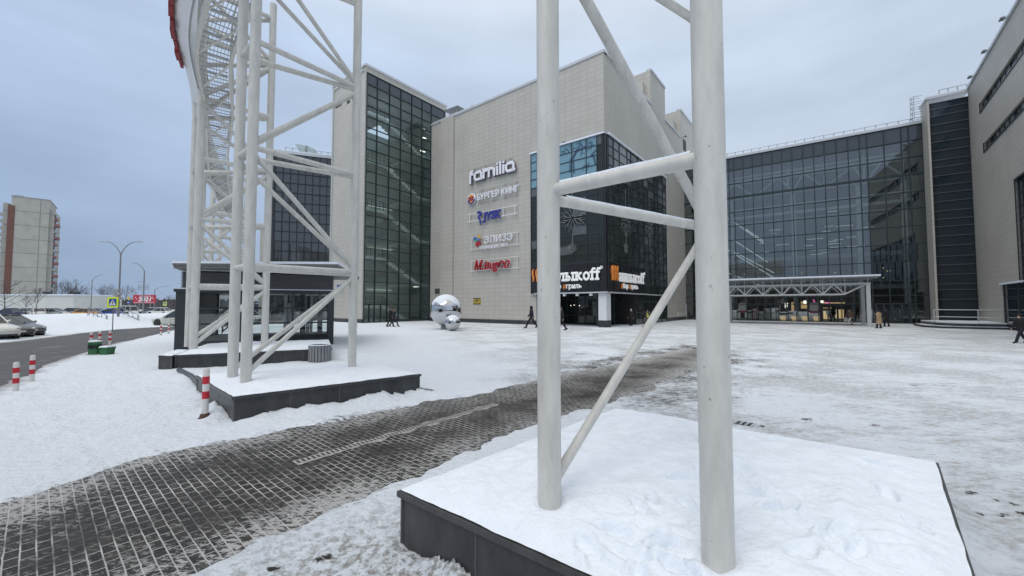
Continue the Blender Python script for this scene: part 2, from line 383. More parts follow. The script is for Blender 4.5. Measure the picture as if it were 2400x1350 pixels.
    for px, py, rr in ((2275, 1160, .07), (2330, 1178, .05), (2372, 1188, .05), (2398, 1210, .06), (2300, 1215, .05), (2352, 1215, .05), (1745, 996, .16), (2140, 905, .12), (1890, 985, .10), (760, 1310, .07), (640, 1335, .05), (990, 920, .25), (2050, 1000, .09), (1400, 935, .2)):
        q_ = gp(px, py); bare = np.maximum(bare, np.exp(-(((x - q_.x) / (rr * 1.6)) ** 2 + ((y - q_.y) / rr) ** 2)))
    for nm, arr in (('sdp', sdp), ('sdr', sdr), ('hgt', dl), ('bare', bare)):
        at_ = me.attributes.new(nm, 'FLOAT', 'POINT'); at_.data.foreach_set('value', np.append(arr, 0).astype(np.float32))
    o = bpy.data.objects.new('ground', me); COL.objects.link(o); return o
BR_ROT = math.atan2(-.64, .77)
JF = [None]
def paving_nodes(nt):
    """returns (colour socket, height socket) of frost-jointed dark pavers in world metres"""
    N = nt.nodes.new; L = nt.links.new
    g = N('ShaderNodeNewGeometry'); mpn = N('ShaderNodeMapping'); mpn.inputs['Rotation'].default_value = (0, 0, -BR_ROT); L(g.outputs['Position'], mpn.inputs[0])
    wv = N('ShaderNodeTexNoise'); wv.inputs['Scale'].default_value = 6; L(g.outputs['Position'], wv.inputs['Vector'])
    wa = N('ShaderNodeVectorMath'); wa.operation = 'MULTIPLY_ADD'; wa.inputs[1].default_value = (.014, .014, 0); L(wv.outputs['Color'], wa.inputs[0]); L(mpn.outputs[0], wa.inputs[2])
    br = N('ShaderNodeTexBrick'); L(wa.outputs[0], br.inputs['Vector']); br.offset = .5
    br.inputs['Color1'].default_value = (.012, .0115, .011, 1); br.inputs['Color2'].default_value = (.048, .043, .037, 1); br.inputs['Mortar'].default_value = (.46, .46, .45, 1)
    br.inputs['Scale'].default_value = 1; br.inputs['Mortar Size'].default_value = .006; br.inputs['Mortar Smooth'].default_value = .35
    br.inputs['Brick Width'].default_value = .155; br.inputs['Row Height'].default_value = .083
    JF[0] = br.outputs['Fac']
    # joints come and go
    jn = N('ShaderNodeTexNoise'); jn.inputs['Scale'].default_value = 1.5; jn.inputs['Detail'].default_value = 6; L(g.outputs['Position'], jn.inputs['Vector'])
    jm = N('ShaderNodeMapRange'); jm.inputs[1].default_value = .42; jm.inputs[2].default_value = .6; L(jn.outputs[0], jm.inputs[0])
    jc = N('ShaderNodeMath'); jc.operation = 'MULTIPLY'; L(br.outputs['Fac'], jc.inputs[0]); L(jm.outputs[0], jc.inputs[1]); 
    br2 = N('ShaderNodeMix'); br2.data_type = 'RGBA'; L(jc.outputs[0], br2.inputs[0]); br2.inputs[7].default_value = (.52, .52, .51, 1)
    dc = N('ShaderNodeTexNoise'); dc.inputs['Scale'].default_value = 40; L(g.outputs['Position'], dc.inputs['Vector'])
    base = N('ShaderNodeMix'); base.data_type = 'RGBA'; L(dc.outputs[0], base.inputs[0]); base.inputs[6].default_value = (.012, .0115, .011, 1); base.inputs[7].default_value = (.055, .050, .043, 1)
    bm_ = N('ShaderNodeMix'); bm_.data_type = 'RGBA'; bm_.inputs[0].default_value = .5; L(base.outputs[2], bm_.inputs[6]); L(br.outputs[0], bm_.inputs[7])
    # use a mortar-free brick tone
    br.inputs['Mortar'].default_value = (.09, .085, .08, 1)
    L(bm_.outputs[2], br2.inputs[6])
    # packed slush streaks lying on the stones, drawn out along the way
    sm = N('ShaderNodeMapping'); sm.inputs['Rotation'].default_value = (0, 0, -BR_ROT); sm.inputs['Scale'].default_value = (7, 14, 1); L(g.outputs['Position'], sm.inputs[0])
    sn = N('ShaderNodeTexNoise'); sn.inputs['Scale'].default_value = 1; sn.inputs['Detail'].default_value = 8; sn.inputs['Roughness'].default_value = .72; sn.inputs['Distortion'].default_value = .6; L(sm.outputs[0], sn.inputs['Vector'])
    big = N('ShaderNodeTexNoise'); big.inputs['Scale'].default_value = .9; big.inputs['Detail'].default_value = 3; L(g.outputs['Position'], big.inputs['Vector'])
    bs = N('ShaderNodeMath'); bs.operation = 'MULTIPLY_ADD'; L(big.outputs[0], bs.inputs[0]); bs.inputs[1].default_value = .62; L(sn.outputs[0], bs.inputs[2])
    return g, br2.outputs[2], bs.outputs[0], sn
def make_ground_mat(kind):
    m = bpy.data.materials.new(kind); m.use_nodes = True; nt = m.node_tree; b = nt.nodes['Principled BSDF']; N = nt.nodes.new; L = nt.links.new
    g, pav, slush, sn = paving_nodes(nt)
    def mr(src, a, b_, c=0., d=1.):
        n = N('ShaderNodeMapRange'); n.inputs[1].default_value = a; n.inputs[2].default_value = b_; n.inputs[3].default_value = c; n.inputs[4].default_value = d; n.interpolation_type = 'SMOOTHSTEP'; L(src, n.inputs[0]); return n.outputs[0]
    def mixc(f, a, b_):
        n = N('ShaderNodeMix'); n.data_type = 'RGBA'
        if isinstance(f, float): n.inputs[0].default_value = f
        else: L(f, n.inputs[0])
        for s_, i in ((a, 6), (b_, 7)):
            if isinstance(s_, tuple): n.inputs[i].default_value = (*s_, 1)
            else: L(s_, n.inputs[i])
        return n.outputs[2]
    def math_(op, a, b_=None, c=None):
        n = N('ShaderNodeMath'); n.operation = op
        for s_, i in ((a, 0), (b_, 1), (c, 2)):
            if s_ is None: continue
            if isinstance(s_, (int, float)): n.inputs[i].default_value = s_
            else: L(s_, n.inputs[i])
        return n.outputs[0]
    def noise_(scale, det=5, rough=.6, vec=None, sc=None, rot=0.0):
        n = N('ShaderNodeTexNoise'); n.inputs['Scale'].default_value = scale; n.inputs['Detail'].default_value = det; n.inputs['Roughness'].default_value = rough
        v = g.outputs['Position']
        if sc:
            mpp = N('ShaderNodeMapping'); mpp.inputs['Scale'].default_value = sc; mpp.inputs['Rotation'].default_value = (0, 0, rot); L(v, mpp.inputs[0]); v = mpp.outputs[0]
        L(v, n.inputs['Vector']); return n.outputs[0]
    slc = mixc(noise_(9), (.20, .19, .175), (.42, .42, .42))
    if kind == 'path_paving':
        a1 = N('ShaderNodeAttribute'); a1.attribute_name = 'edge'; edge = a1.outputs['Fac']
        sp = N('ShaderNodeSeparateXYZ'); L(g.outputs['Position'], sp.inputs[0])
        rim = mr(edge, .95, .0)                                   # 1 at the borders of the way
        farf = mr(math_('MULTIPLY_ADD', sp.outputs[0], .3, sp.outputs[1]), 7, 21)
        fine = noise_(1, 9, .80, sc=(10, 24, 1), rot=-BR_ROT)
        ws = math_('MULTIPLY_ADD', rim, .07, math_('MULTIPLY_ADD', farf, .13, math_('MULTIPLY_ADD', fine, .95, math_('MULTIPLY', slush, .50))))
        blot = noise_(1, 6, .75, sc=(13, 24, 1), rot=-BR_ROT); ws = math_('MULTIPLY_ADD', blot, .34, math_('SUBTRACT', ws, .17))
        patch = mr(ws, .925, .985)
        a2 = N('ShaderNodeAttribute'); a2.attribute_name = 'across'; core = math_('MULTIPLY', mr(a2.outputs['Fac'], .30, .55), mr(a2.outputs['Fac'], .98, .78)); core = math_('MULTIPLY', core, mr(farf, .5, 0.))
        jn = math_('MULTIPLY', JF[0], mr(math_('ADD', math_('MULTIPLY_ADD', rim, .38, math_('MULTIPLY_ADD', noise_(5, 6, .75), .55, math_('MULTIPLY', noise_(1.1, 4), .5))), math_('MULTIPLY', farf, -.1)), .42, .80, 0.06, .82))
        jn = math_('MULTIPLY', jn, math_('MULTIPLY_ADD', core, -.62, 1.0)); patch = math_('MULTIPLY', patch, math_('MULTIPLY_ADD', core, -.45, 1.0))
        col = mixc(jn, pav, (.42, .43, .44))
        col = mixc(math_('MULTIPLY', patch, .80), col, mixc(rim, slc, (.46, .46, .46)))
        frost = mr(noise_(55, 3, .8), .56, .72); col = mixc(math_('MULTIPLY', frost, math_('MULTIPLY_ADD', rim, .35, .12)), col, (.5, .5, .5))
        L(col, b.inputs['Base Color']); L(mr(slush, .8, 1.0, .5, .8), b.inputs['Roughness']); b.inputs['Specular IOR Level'].default_value = .22
        hgt = math_('SUBTRACT', slush, math_('MULTIPLY', JF[0], .45))
        bp = N('ShaderNodeBump'); bp.inputs['Strength'].default_value = .6; bp.inputs['Distance'].default_value = .02; L(hgt, bp.inputs['Height']); L(bp.outputs[0], b.inputs['Normal'])
        return m
    a1 = N('ShaderNodeAttribute'); a1.attribute_name = 'sdp'; sdp = a1.outputs['Fac']
    a2 = N('ShaderNodeAttribute'); a2.attribute_name = 'sdr'; sdr = a2.outputs['Fac']
    sp = N('ShaderNodeSeparateXYZ'); L(g.outputs['Position'], sp.inputs[0])
    # trodden zone: the whole square right of the path, fading away
    xz = math_('MULTIPLY_ADD', sp.outputs[1], .35, sp.outputs[0])            # x + .35 y
    tread = math_('MULTIPLY', mr(xz, 2.0, 6.5), mr(sp.outputs[1], .5, 3.0))
    streak = noise_(1, 8, .72, sc=(1.8, 4.2, 1), rot=R(6))
    streak2 = noise_(1, 9, .78, sc=(7, 13.0, 1), rot=R(-8))
    clean = mixc(noise_(2.2, 6, .65), (.73, .80, .89), (.84, .885, .945))
    dirty = mixc(mr(streak2, .44, .60), (.68, .73, .79), (.44, .445, .455))
    scat = mr(math_('MULTIPLY_ADD', streak, .55, math_('MULTIPLY', noise_(.45, 4), .6)), .50, .64)
    snowc = mixc(math_('MULTIPLY', tread, scat), clean, dirty)
    mk = mr(noise_(1, 7, .76, sc=(7, 13, 1), rot=R(6)), .55, .63); snowc = mixc(math_('MULTIPLY', mk, math_('MULTIPLY_ADD', tread, .5, .12)), snowc, (.38, .385, .39))
    dim = mr(noise_(8.5, 5, .7, sc=(1, 2.2, 1), rot=R(20)), .60, .72); snowc = mixc(math_('MULTIPLY', dim, .38), snowc, (.50, .53, .57))
    vd = N('ShaderNodeVectorMath'); vd.operation = 'DISTANCE'; L(g.outputs['Position'], vd.inputs[0]); vd.inputs[1].default_value = (-.6, 2.3, 0)
    fg = mr(vd.outputs['Value'], 2.3, .9); snowc = mixc(math_('MULTIPLY', fg, mr(noise_(13, 7, .76), .44, .60)), snowc, mixc(noise_(23), (.14, .135, .13), (.52, .51, .50)))
    # grit specks
    speck = mr(noise_(34, 3, .8), .68, .76); snowc = mixc(math_('MULTIPLY', speck, math_('MULTIPLY', mr(noise_(1.2, 3), .45, .62), .55)), snowc, (.22, .20, .19))
    # thin trodden snow beside the path with paving showing through
    edge = math_('ADD', sdp, math_('MULTIPLY_ADD', slush, -1.7, 1.45))
    far = mr(math_('MULTIPLY_ADD', sp.outputs[0], .25, sp.outputs[1]), 5, 10)
    edge2 = math_('MULTIPLY_ADD', math_('MULTIPLY', sdp, -1.0), .065, math_('MULTIPLY', slush, .80))      # far: broad streaky fade
    shown = math_('MAXIMUM', math_('MULTIPLY', mr(edge, .10, -.22), math_('SUBTRACT', 1.0, far)), math_('MULTIPLY', mr(edge2, .545, .74), math_('MULTIPLY', tread, far)))
    shown = math_('MULTIPLY', shown, mr(sdp, 9.0, 4.0))
    col = mixc(shown, snowc, mixc(mr(slush, .98, 1.12), pav, slc))
    # trampled strip between path and near plinth
    rd = math_('SUBTRACT', 1.0, mr(math_('ADD', sdr, math_('MULTIPLY', noise_(1.5), -.9)), -.75, -.15))
    col = mixc(rd, col, mixc(noise_(2.5, 6), (.16, .15, .14), (.42, .41, .40)))
    a4 = N('ShaderNodeAttribute'); a4.attribute_name = 'bare'; col = mixc(mr(math_('MULTIPLY_ADD', noise_(24, 6, .75), 1.3, a4.outputs['Fac']), 1.22, 1.40), col, mixc(mr(slush, .9, 1.1), pav, slc))
    L(col, b.inputs['Base Color']); b.inputs['Roughness'].default_value = .75; b.inputs['Specular IOR Level'].default_value = .3
    bh = math_('MULTIPLY_ADD', noise_(11, 5, .6), 1.0, math_('MULTIPLY', noise_(4.5, 5, .6), 1.3)); bh = math_('MULTIPLY_ADD', streak2, .8, bh)
    bp = N('ShaderNodeBump'); bp.inputs['Strength'].default_value = .9; bp.inputs['Distance'].default_value = .06; L(bh, bp.inputs['Height']); L(bp.outputs[0], b.inputs['Normal'])
    return m
ground = make_ground(); ground.data.materials.append(make_ground_mat('ground_snow')); struct(ground, 'snow covered square and surrounding land')
def resample(P, k):
    P = [Vector((p[0], p[1])) for p in P]; L = [0.0]
    for i in range(len(P) - 1): L.append(L[-1] + (P[i + 1] - P[i]).length)
    out = []
    for j in range(k):
        t = L[-1] * j / (k - 1); i = min(max(q for q in range(len(L)) if L[q] <= t + 1e-9), len(P) - 2)
        out.append(P[i].lerp(P[i + 1], (t - L[i]) / (L[i + 1] - L[i])))
    return out
def make_path():
    na, nc = 160, 24; A = resample(PL, na); B_ = resample(PR[::-1], na); V = []; e = []; fr = []
    for i in range(na):
        d = (B_[i] - A[i]); w_ = d.length; d = d / w_
        for k in range(nc + 1):
            t = -.35 + (w_ + .7) * k / nc; p = A[i] + d * t; V.append((p.x, p.y, 0.0)); e.append(min(t, w_ - t)); fr.append(t / w_)
    me = bpy.data.meshes.new('path'); F_ = [(i * (nc + 1) + k, i * (nc + 1) + k + 1, (i + 1) * (nc + 1) + k + 1, (i + 1) * (nc + 1) + k) for i in range(na - 1) for k in range(nc)]
    me.from_pydata(V, [], F_)
    for nm, arr in (('edge', e), ('across', fr)): at_ = me.attributes.new(nm, 'FLOAT', 'POINT'); at_.data.foreach_set('value', np.array(arr, np.float32))
    bm = bmesh.new(); bm.from_mesh(me); bmesh.ops.recalc_face_normals(bm, faces=bm.faces)
    if sum(f.normal.z for f in bm.faces) < 0: bmesh.ops.reverse_faces(bm, faces=bm.faces)
    bm.to_mesh(me); bm.free(); me.materials.append(make_ground_mat('path_paving'))
    o = bpy.data.objects.new('path', me); COL.objects.link(o); return struct(o, 'swept path of dark block paving crossing the square')
make_path()
def make_road():
    b = MB(); n = 14
    from itertools import accumulate
    def resample(P, k):
        L = [0] + list(accumulate((P[i + 1] - P[i]).length for i in range(len(P) - 1))); out = []
        for j in range(k):
            t = L[-1] * j / (k - 1); i = max(q for q in range(len(L)) if L[q] <= t + 1e-9); i = min(i, len(P) - 2)
            out.append(P[i].lerp(P[i + 1], (t - L[i]) / (L[i + 1] - L[i])))
        return out
    A = ROAD_N; B_ = ROAD_F
    for i in range(len(A) - 1):
        for j in range(n):
            p = [A[i].lerp(B_[i], j / n), A[i].lerp(B_[i], (j + 1) / n), A[i + 1].lerp(B_[i + 1], (j + 1) / n), A[i + 1].lerp(B_[i + 1], j / n)]
            b.face([(q.x, q.y, .0) for q in p])
    m = bpy.data.materials.new('wet_asphalt'); m.use_nodes = True; nt = m.node_tree; pb = nt.nodes['Principled BSDF']; N = nt.nodes.new; L = nt.links.new
    g = N('ShaderNodeNewGeometry'); mpp = N('ShaderNodeMapping'); mpp.inputs['Rotation'].default_value = (0, 0, R(-48)); mpp.inputs['Scale'].default_value = (2.2, .35, 1); L(g.outputs['Position'], mpp.inputs[0])
    n1 = N('ShaderNodeTexNoise'); n1.inputs['Scale'].default_value = 1; n1.inputs['Detail'].default_value = 7; n1.inputs['Roughness'].default_value = .65; L(mpp.outputs[0], n1.inputs['Vector'])
    r1 = N('ShaderNodeMapRange'); r1.inputs[1].default_value = .56; r1.inputs[2].default_value = .72; L(n1.outputs[0], r1.inputs[0])
    n2 = N('ShaderNodeTexNoise'); n2.inputs['Scale'].default_value = 3; n2.inputs['Detail'].default_value = 6; L(g.outputs['Position'], n2.inputs['Vector'])
    c0 = N('ShaderNodeMix'); c0.data_type = 'RGBA'; L(n2.outputs[0], c0.inputs[0]); c0.inputs[6].default_value = (.048, .044, .040, 1); c0.inputs[7].default_value = (.088, .081, .074, 1)
    c1 = N('ShaderNodeMix'); c1.data_type = 'RGBA'; L(r1.outputs[0], c1.inputs[0]); L(c0.outputs[2], c1.inputs[6]); c1.inputs[7].default_value = (.34, .33, .32, 1); L(c1.outputs[2], pb.inputs['Base Color'])
    pb.inputs['Roughness'].default_value = .6
    return struct(b.build('road', m), 'grey slushy road curving past the pavilion')
make_road()
# ================================================================== PLINTHS (granite beds under the pylons)
def in_bump(x, y, dents):
    h = 0
    for dx, dy, r, d in dents:
        if abs(x - dx) > .3 or abs(y - dy) > .3: continue
        a = dx * 17.3 + dy * 5.1; ca, sa = math.cos(a), math.sin(a); u = ((x - dx) * ca + (y - dy) * sa) / (r * 1.35); v = (-(x - dx) * sa + (y - dy) * ca) / (r * .62); q = math.hypot(u, v)
        if q < 2.2: h += -d / (1 + math.exp((q - .95) * 9)) + d * .35 * math.exp(-((q - 1.35) ** 2) * 8)
    return h
def plinth(quad, top, label, n, dents, amp, extra=None):
    c = (sum(p[0] for p in quad) / 4, sum(p[1] for p in quad) / 4)
    t = thing('granite_plinth', label, 'plinth', (c[0], c[1], 0))
    q = [Vector((p[0], p[1])) for p in quad]
    wb = MB(); wb.prism([tuple(p) for p in q], -.12, top - .045); n0 = len(wb.f)
    # capping slab, overhanging a little
    cc = Vector(c); grow = lambda d: [tuple(cc + (p - cc) * (1 + d / max((p - cc).length, .1))) for p in q]
    b = MB(); b.prism(grow(.045), top - .045, top); b.build('capping', M_granite2, t)
    # thin cladding joints standing proud as slips
    j = wb
    for i in range(4):
        a, e = q[i], q[(i + 1) % 4]; L = (e - a).length; d = (e - a).normalized(); nn = Vector((d.y, -d.x))
        if (a + nn - cc).length < (a - nn - cc).length: nn = -nn
        k = max(2, int(L / .75)); fc = Face(a, d); fc.n = nn
        for s_ in range(1, k): j.fbox(fc, L * s_ / k - .004, L * s_ / k + .004, 0, top - .05, -.005, .0025)
        for s_ in (0, 1): j.fbox(fc, L * s_ - .012, L * s_ + .012, 0, top - .05, -.01, .004)
    sw = wb.build('side_wall', M_granite, t); sw.data.materials.append(mat('joint_grey', (.12, .12, .12), .6)); sw.data.polygons.foreach_set('material_index', [0] * n0 + [1] * (len(wb.f) - n0))
    # the bed of snow on top
    V = []; Fc = []
    e1 = q[1] - q[0]; e2 = q[3] - q[0]; l1, l2 = e1.length, e2.length
    for i in range(n + 1):
        for k in range(n + 1):
            u, v = i / n, k / n; p = q[0] + e1 * u + e2 * v
            de = min(u * l1, (1 - u) * l1, v * l2, (1 - v) * l2)
            rim = max(0.0, 1 - (1 - min(1, de / .16)) ** 2) ** .5
            rag = .5 + .5 * fbm(p.x + 9, p.y, 5, 3); rag2 = .5 + .5 * fbm(p.x + 9, p.y, 2.2, 2)
            h = (.022 + amp[0] * min(1, de / .6)) * rim + rim * (amp[1] * fbm(p.x, p.y, 1.1, 4) + amp[2] * fbm(p.x + 5, p.y - 3, 6.0, 5))
            h += rim * in_bump(p.x, p.y, dents)
            if extra: h += extra(p.x, p.y) * rim
            inset = (cc - p).normalized() * ((.022 * rag2 - .026) * (1 - rim))
            V.append((p.x + inset.x - c[0], p.y + inset.y - c[1], top + max(.004 + .012 * rag, h)))
    for i in range(n):
        for k in range(n):
            a = i * (n + 1) + k; Fc.append((a, a + 1, a + n + 2, a + n + 1))
    me = bpy.data.meshes.new('snow_cover'); me.from_pydata(V, [], Fc); me.polygons.foreach_set('use_smooth', [True] * len(Fc)); me.materials.append(M_snow)
    bm = bmesh.new(); bm.from_mesh(me); bmesh.ops.recalc_face_normals(bm, faces=bm.faces)
    if sum(f.normal.z for f in bm.faces) < 0: bmesh.ops.reverse_faces(bm, faces=bm.faces)
    bm.to_mesh(me); bm.free()
    s = bpy.data.objects.new('snow_cover', me); COL.objects.link(s); s.parent = t
    return t
rng = random.Random(3)
dents = []
def tp(px, py): return gp(px, py, .5)
for px, py in ((1560, 1285),): 
    p = tp(px, py); dents += [(p.x, p.y, .07, .075), (p.x - .02, p.y + .1, .06, .06)]
for px, py in ((1500, 1200), (1440, 1240), (1480, 1290), (1530, 1180), (1610, 1190), (1660, 1120), (1600, 1130), (1740, 1110), (1770, 1170), (1830, 1200), (1900, 1240), (1960, 1265), (2010, 1290), (2080, 1150), (2060, 1080), (1420, 1310), (1500, 1340), (1590, 1330), (1880, 1300), (2150, 1220), (1690, 1080), (1380, 1270)):
    p = tp(px, py); dents.append((p.x, p.y, rng.uniform(.06, .10), rng.uniform(.03, .065)))
ridge = [tp(1730, 1100), tp(1850, 1200), tp(1960, 1260), tp(2120, 1275)]
NAB = [tp(1288, 1180), tp(1683, 1325)]
def ridge_h(x, y):
    best = 9; hol = 0
    for q in NAB:
        d = math.hypot(x - q.x, y - q.y); hol += -.022 * math.exp(-((d - .085) / .025) ** 2) + (.055 if q is NAB[1] else .02) * math.exp(-(d / .34) ** 2)
    for i in range(len(ridge) - 1):
        a, b = ridge[i], ridge[i + 1]; ex, ey = b.x - a.x, b.y - a.y; t = max(0, min(1, ((x - a.x) * ex + (y - a.y) * ey) / (ex * ex + ey * ey)))
        best = min(best, math.hypot(x - a.x - t * ex, y - a.y - t * ey))
    w = fbm(x, y, 4, 3)
    return hol + .03 * math.exp(-((best - .05) / .07) ** 2) - .022 * math.exp(-((best + .02) / .05) ** 2) + .012 * w * math.exp(-(best / .5) ** 2) + .05 * math.exp(-((x - 1.2) ** 2 + (y - 4.2) ** 2) / .8) + math.exp(-((x - .78) ** 2 + (y - 2.55) ** 2) / .16) * (.035 * fbm(x + 2, y, 7, 5) - .018) + math.exp(-((x - 2.3) ** 2 + (y - 2.5) ** 2) / .4) * .022 * fbm(x, y + 7, 6, 4)
plinth(PLN, H_TOP, 'nearest dark granite bed heaped with trodden snow under two white poles', 250, dents, (.085, .035, .016), ridge_h)
plinth(PLM, H_TOP, 'dark granite bed with smooth snow beside the red and white bollard', 90, [], (.05, .025, .008))
# far plinth in front of the pavilion
Pa, Pb = gp(411, 833, H_TOP), gp(776, 817, H_TOP)
dirf = Vector((Pb.x - Pa.x, Pb.y - Pa.y)).normalized(); nrm = Vector((-dirf.y, dirf.x))
qf = [tuple(Vector(Pa[:2])), tuple(Vector(Pb[:2])), tuple(Vector(Pb[:2]) + nrm * 4.0), tuple(Vector(Pa[:2]) + nrm * 4.0)]
plinth(qf, H_TOP, 'long low granite bed with snow in front of the glass pavilion', 60, [], (.05, .03, .01))
a_ = Vector(Pa[:2]); l_ = Vector(gp(377, 832, H_TOP)[:2])
plinth([tuple(l_ - nrm * .15), tuple(a_ - dirf * .05 - nrm * .15), tuple(a_ - dirf * .05 + nrm * 1.6), tuple(l_ + nrm * 1.6)], H_TOP, 'short granite block at the left end of the pavilion bed', 24, [], (.04, .02, .008))
# thin kerb between the two beds
k0, k1 = gp(418, 868, .05), gp(470, 908, .05)
b = MB(); b.path([(k0.x, k0.y, .06), ((k0.x + k1.x) / 2 + .1, (k0.y + k1.y) / 2, .07), (k1.x, k1.y, .08)], [(.05, .09)] * 3, 6)
tag(b.build('edging_kerb', M_granite2), 'thin dark edging kerb joining the two granite beds in the snow', 'kerb')
# ================================================================== PYLONS
def pylon(A, B_, C, levels, top, label, r=.085, rb=.052, base=.40, first='AB'):
    c = (A + B_ + C) / 3; t = thing('steel_pylon', label, 'pylon', (c.x, c.y, base), 'white tubular steel pylons')
    for p in (A, B_, C):
        b = MB(); b.path([(p.x, p.y, base), (p.x, p.y, top)], [r, r], 28); b.build('leg', M_pipe, t, smooth=True)
    pt = lambda p, z: (p.x, p.y, z)
    def br(p, z0, q, z1, rr):
        a = Vector(pt(p, z0)); e = Vector(pt(q, z1)); b = MB(); b.tube(a, e, rr, 16); b.build('brace', M_pipe, t, smooth=True)
    for z in levels:
        br(A, z, B_, z, rb); br(A, z, C, z - .03, rb); br(B_, z, C, z + .03, rb)
    zz = [base + .12] + list(levels)
    for i in range(len(zz) - 1):
        z0, z1 = zz[i] + .1, zz[i + 1] - .1
        if i % 2 == 0:
            br(A, z0, C, z1 - .02, rb * .86); br(B_, z0, C, z1, rb * .86)
        else:
            br(C, z0, A, z1, rb * .86); br(C, z0 + .02, B_, z1, rb * .86)
    return t
def gv(px, py, z): p = gp(px, py, z); return Vector((p.x, p.y))
NA, NB = gv(1288, 1180, .5), gv(1683, 1325, .5)
yb = 4.06; NC = Vector(((1652 - 1200) / F * yb, yb))
LV = [2.81, 4.98, 7.1, 9.2, 11.3, 13.2]
# on the near pylon the outer legs carry no diagonal between them at eye level
def near_pylon():
    c = (NA + NB + NC) / 3; t = thing('steel_pylon', 'nearest white steel pylon of three thick poles rising from snowy bed', 'pylon', (c.x, c.y, .4), 'white tubular steel pylons')
    for p in (NA, NB, NC):
        b = MB(); b.path([(p.x, p.y, .40), (p.x, p.y, 13.4)], [.086, .086], 40); b.build('leg', M_pipe, t, smooth=True)
    def br(p, z0, q, z1, rr):
        d = (q - p).normalized(); b = MB(); a = Vector((p.x, p.y, z0)); e = Vector((q.x, q.y, z1))
        b.path([a, a.lerp(e, .1), a.lerp(e, .9), e], [rr * 1.12, rr, rr, rr * 1.12], 24); b.build('brace', M_pipe, t, smooth=True)
    for z in LV:
        br(NA, z, NB, z, .047); br(NA, z - .06, NC, z - .06, .040); br(NB, z, NC, z, .045)
    for a, e in ((NA, NB), (NA, NC)):
        z = LV[0] + (.0 if e is NB else -.06) + (.040 if e is NB else .034); b = MB(); n_ = 14; P = [Vector((*a.lerp(e, .09 + .82 * i / n_), z + .004 * noise.noise(Vector((i * .8, a.x, 0))))) for i in range(n_ + 1)]
        b.path(P, [(.034 + .008 * noise.noise(Vector((i * .7, 4, e.x))), .014) if abs((e - a).y) < 0 else (.014 + .005 * noise.noise(Vector((i * .7, 4, e.x))), .024) for i in range(n_ + 1)], 8); b.build('snow_cover', M_snow, t, True)
    zz = [.55] + LV
    for i in range(len(zz) - 1):
        z0, z1 = zz[i] + .06, zz[i + 1] - .10
        if i % 2 == 0: br(NA, z0, NC, z1 - .05, .037); br(NB, z0, NC, z1, .037)
        else: br(NC, z0, NA, z1, .046); br(NC, z0, NB, z1, .046)
near_pylon()
MA, MBp, MC = gv(545, 880, .5), gv(576, 891, .5), gv(825, 858, .5)
pylon(MA, MBp, MC, [2.72, 5.08, 7.25, 9.4, 11.4, 13.3], 13.6, 'white three pole pylon on the granite bed behind the striped bollard', .096, .058)
FA, FB, FC = gv(441, 806, .5), gv(453, 816, .5), gv(620, 806, .5)
pylon(FA, FB, FC, [2.6, 4.9, 7.0, 9.1, 11.2, 13.0], 13.6, 'white pylon standing right in front of the dark glass pavilion', .12, .085)
def rel(c, ang, k=1.0):
    r_ = Matrix.Rotation(ang, 2)
    return [c + r_ @ Vector(v) * k for v in ((-.9, .1), (-.45, -.55), (1.25, .55))]
pylon(*rel(Vector((-16.3, 21.8)), R(6)), [2.6, 4.9, 7.0, 9.1], 12.5, 'white pylon just behind the left part of the glass pavilion', .12, .075)
pylon(*rel(Vector((-21.6, 29.5)), R(8)), [2.6, 4.9, 7.0, 9.1], 12.0, 'fifth white pylon along the arc, well behind the pavilion', .12, .075)
pylon(*rel(Vector((-27.3, 38.0)), R(8)), [2.6, 4.9, 7.0, 9.1], 11.5, 'farthest thin white pylon at the end of the arc', .12, .075)
# ------------------------------------------------------------------ the curved signboard and catwalk carried by the pylons
ctrl = [Vector(p) for p in ((4.6, -1.0), (.75, 2.5), (-2.6, 5.0), (-5.5, 7.9), (-8.5, 11.0), (-11.0, 14.6), (-13.9, 18.4), (-16.6, 22.2), (-19.1, 26.0), (-21.4, 30.0), (-23.5, 34.0), (-25.8, 38.5))]
def catmull(P, k=8):
    out = []
    for i in range(1, len(P) - 2):
        for j in range(k):
            t = j / k; p0, p1, p2, p3 = P[i - 1], P[i], P[i + 1], P[i + 2]
            out.append(.5 * ((2 * p1) + (p2 - p0) * t + (2 * p0 - 5 * p1 + 4 * p2 - p3) * t * t + (3 * p1 - p0 - 3 * p2 + p3) * t ** 3))
    return out
arc = catmull(ctrl)
def arc_off(i, o):
    d = (arc[min(i + 1, len(arc) - 1)] - arc[max(i - 1, 0)]).normalized(); n_ = Vector((-d.y, d.x))
    return arc[i] + n_ * o
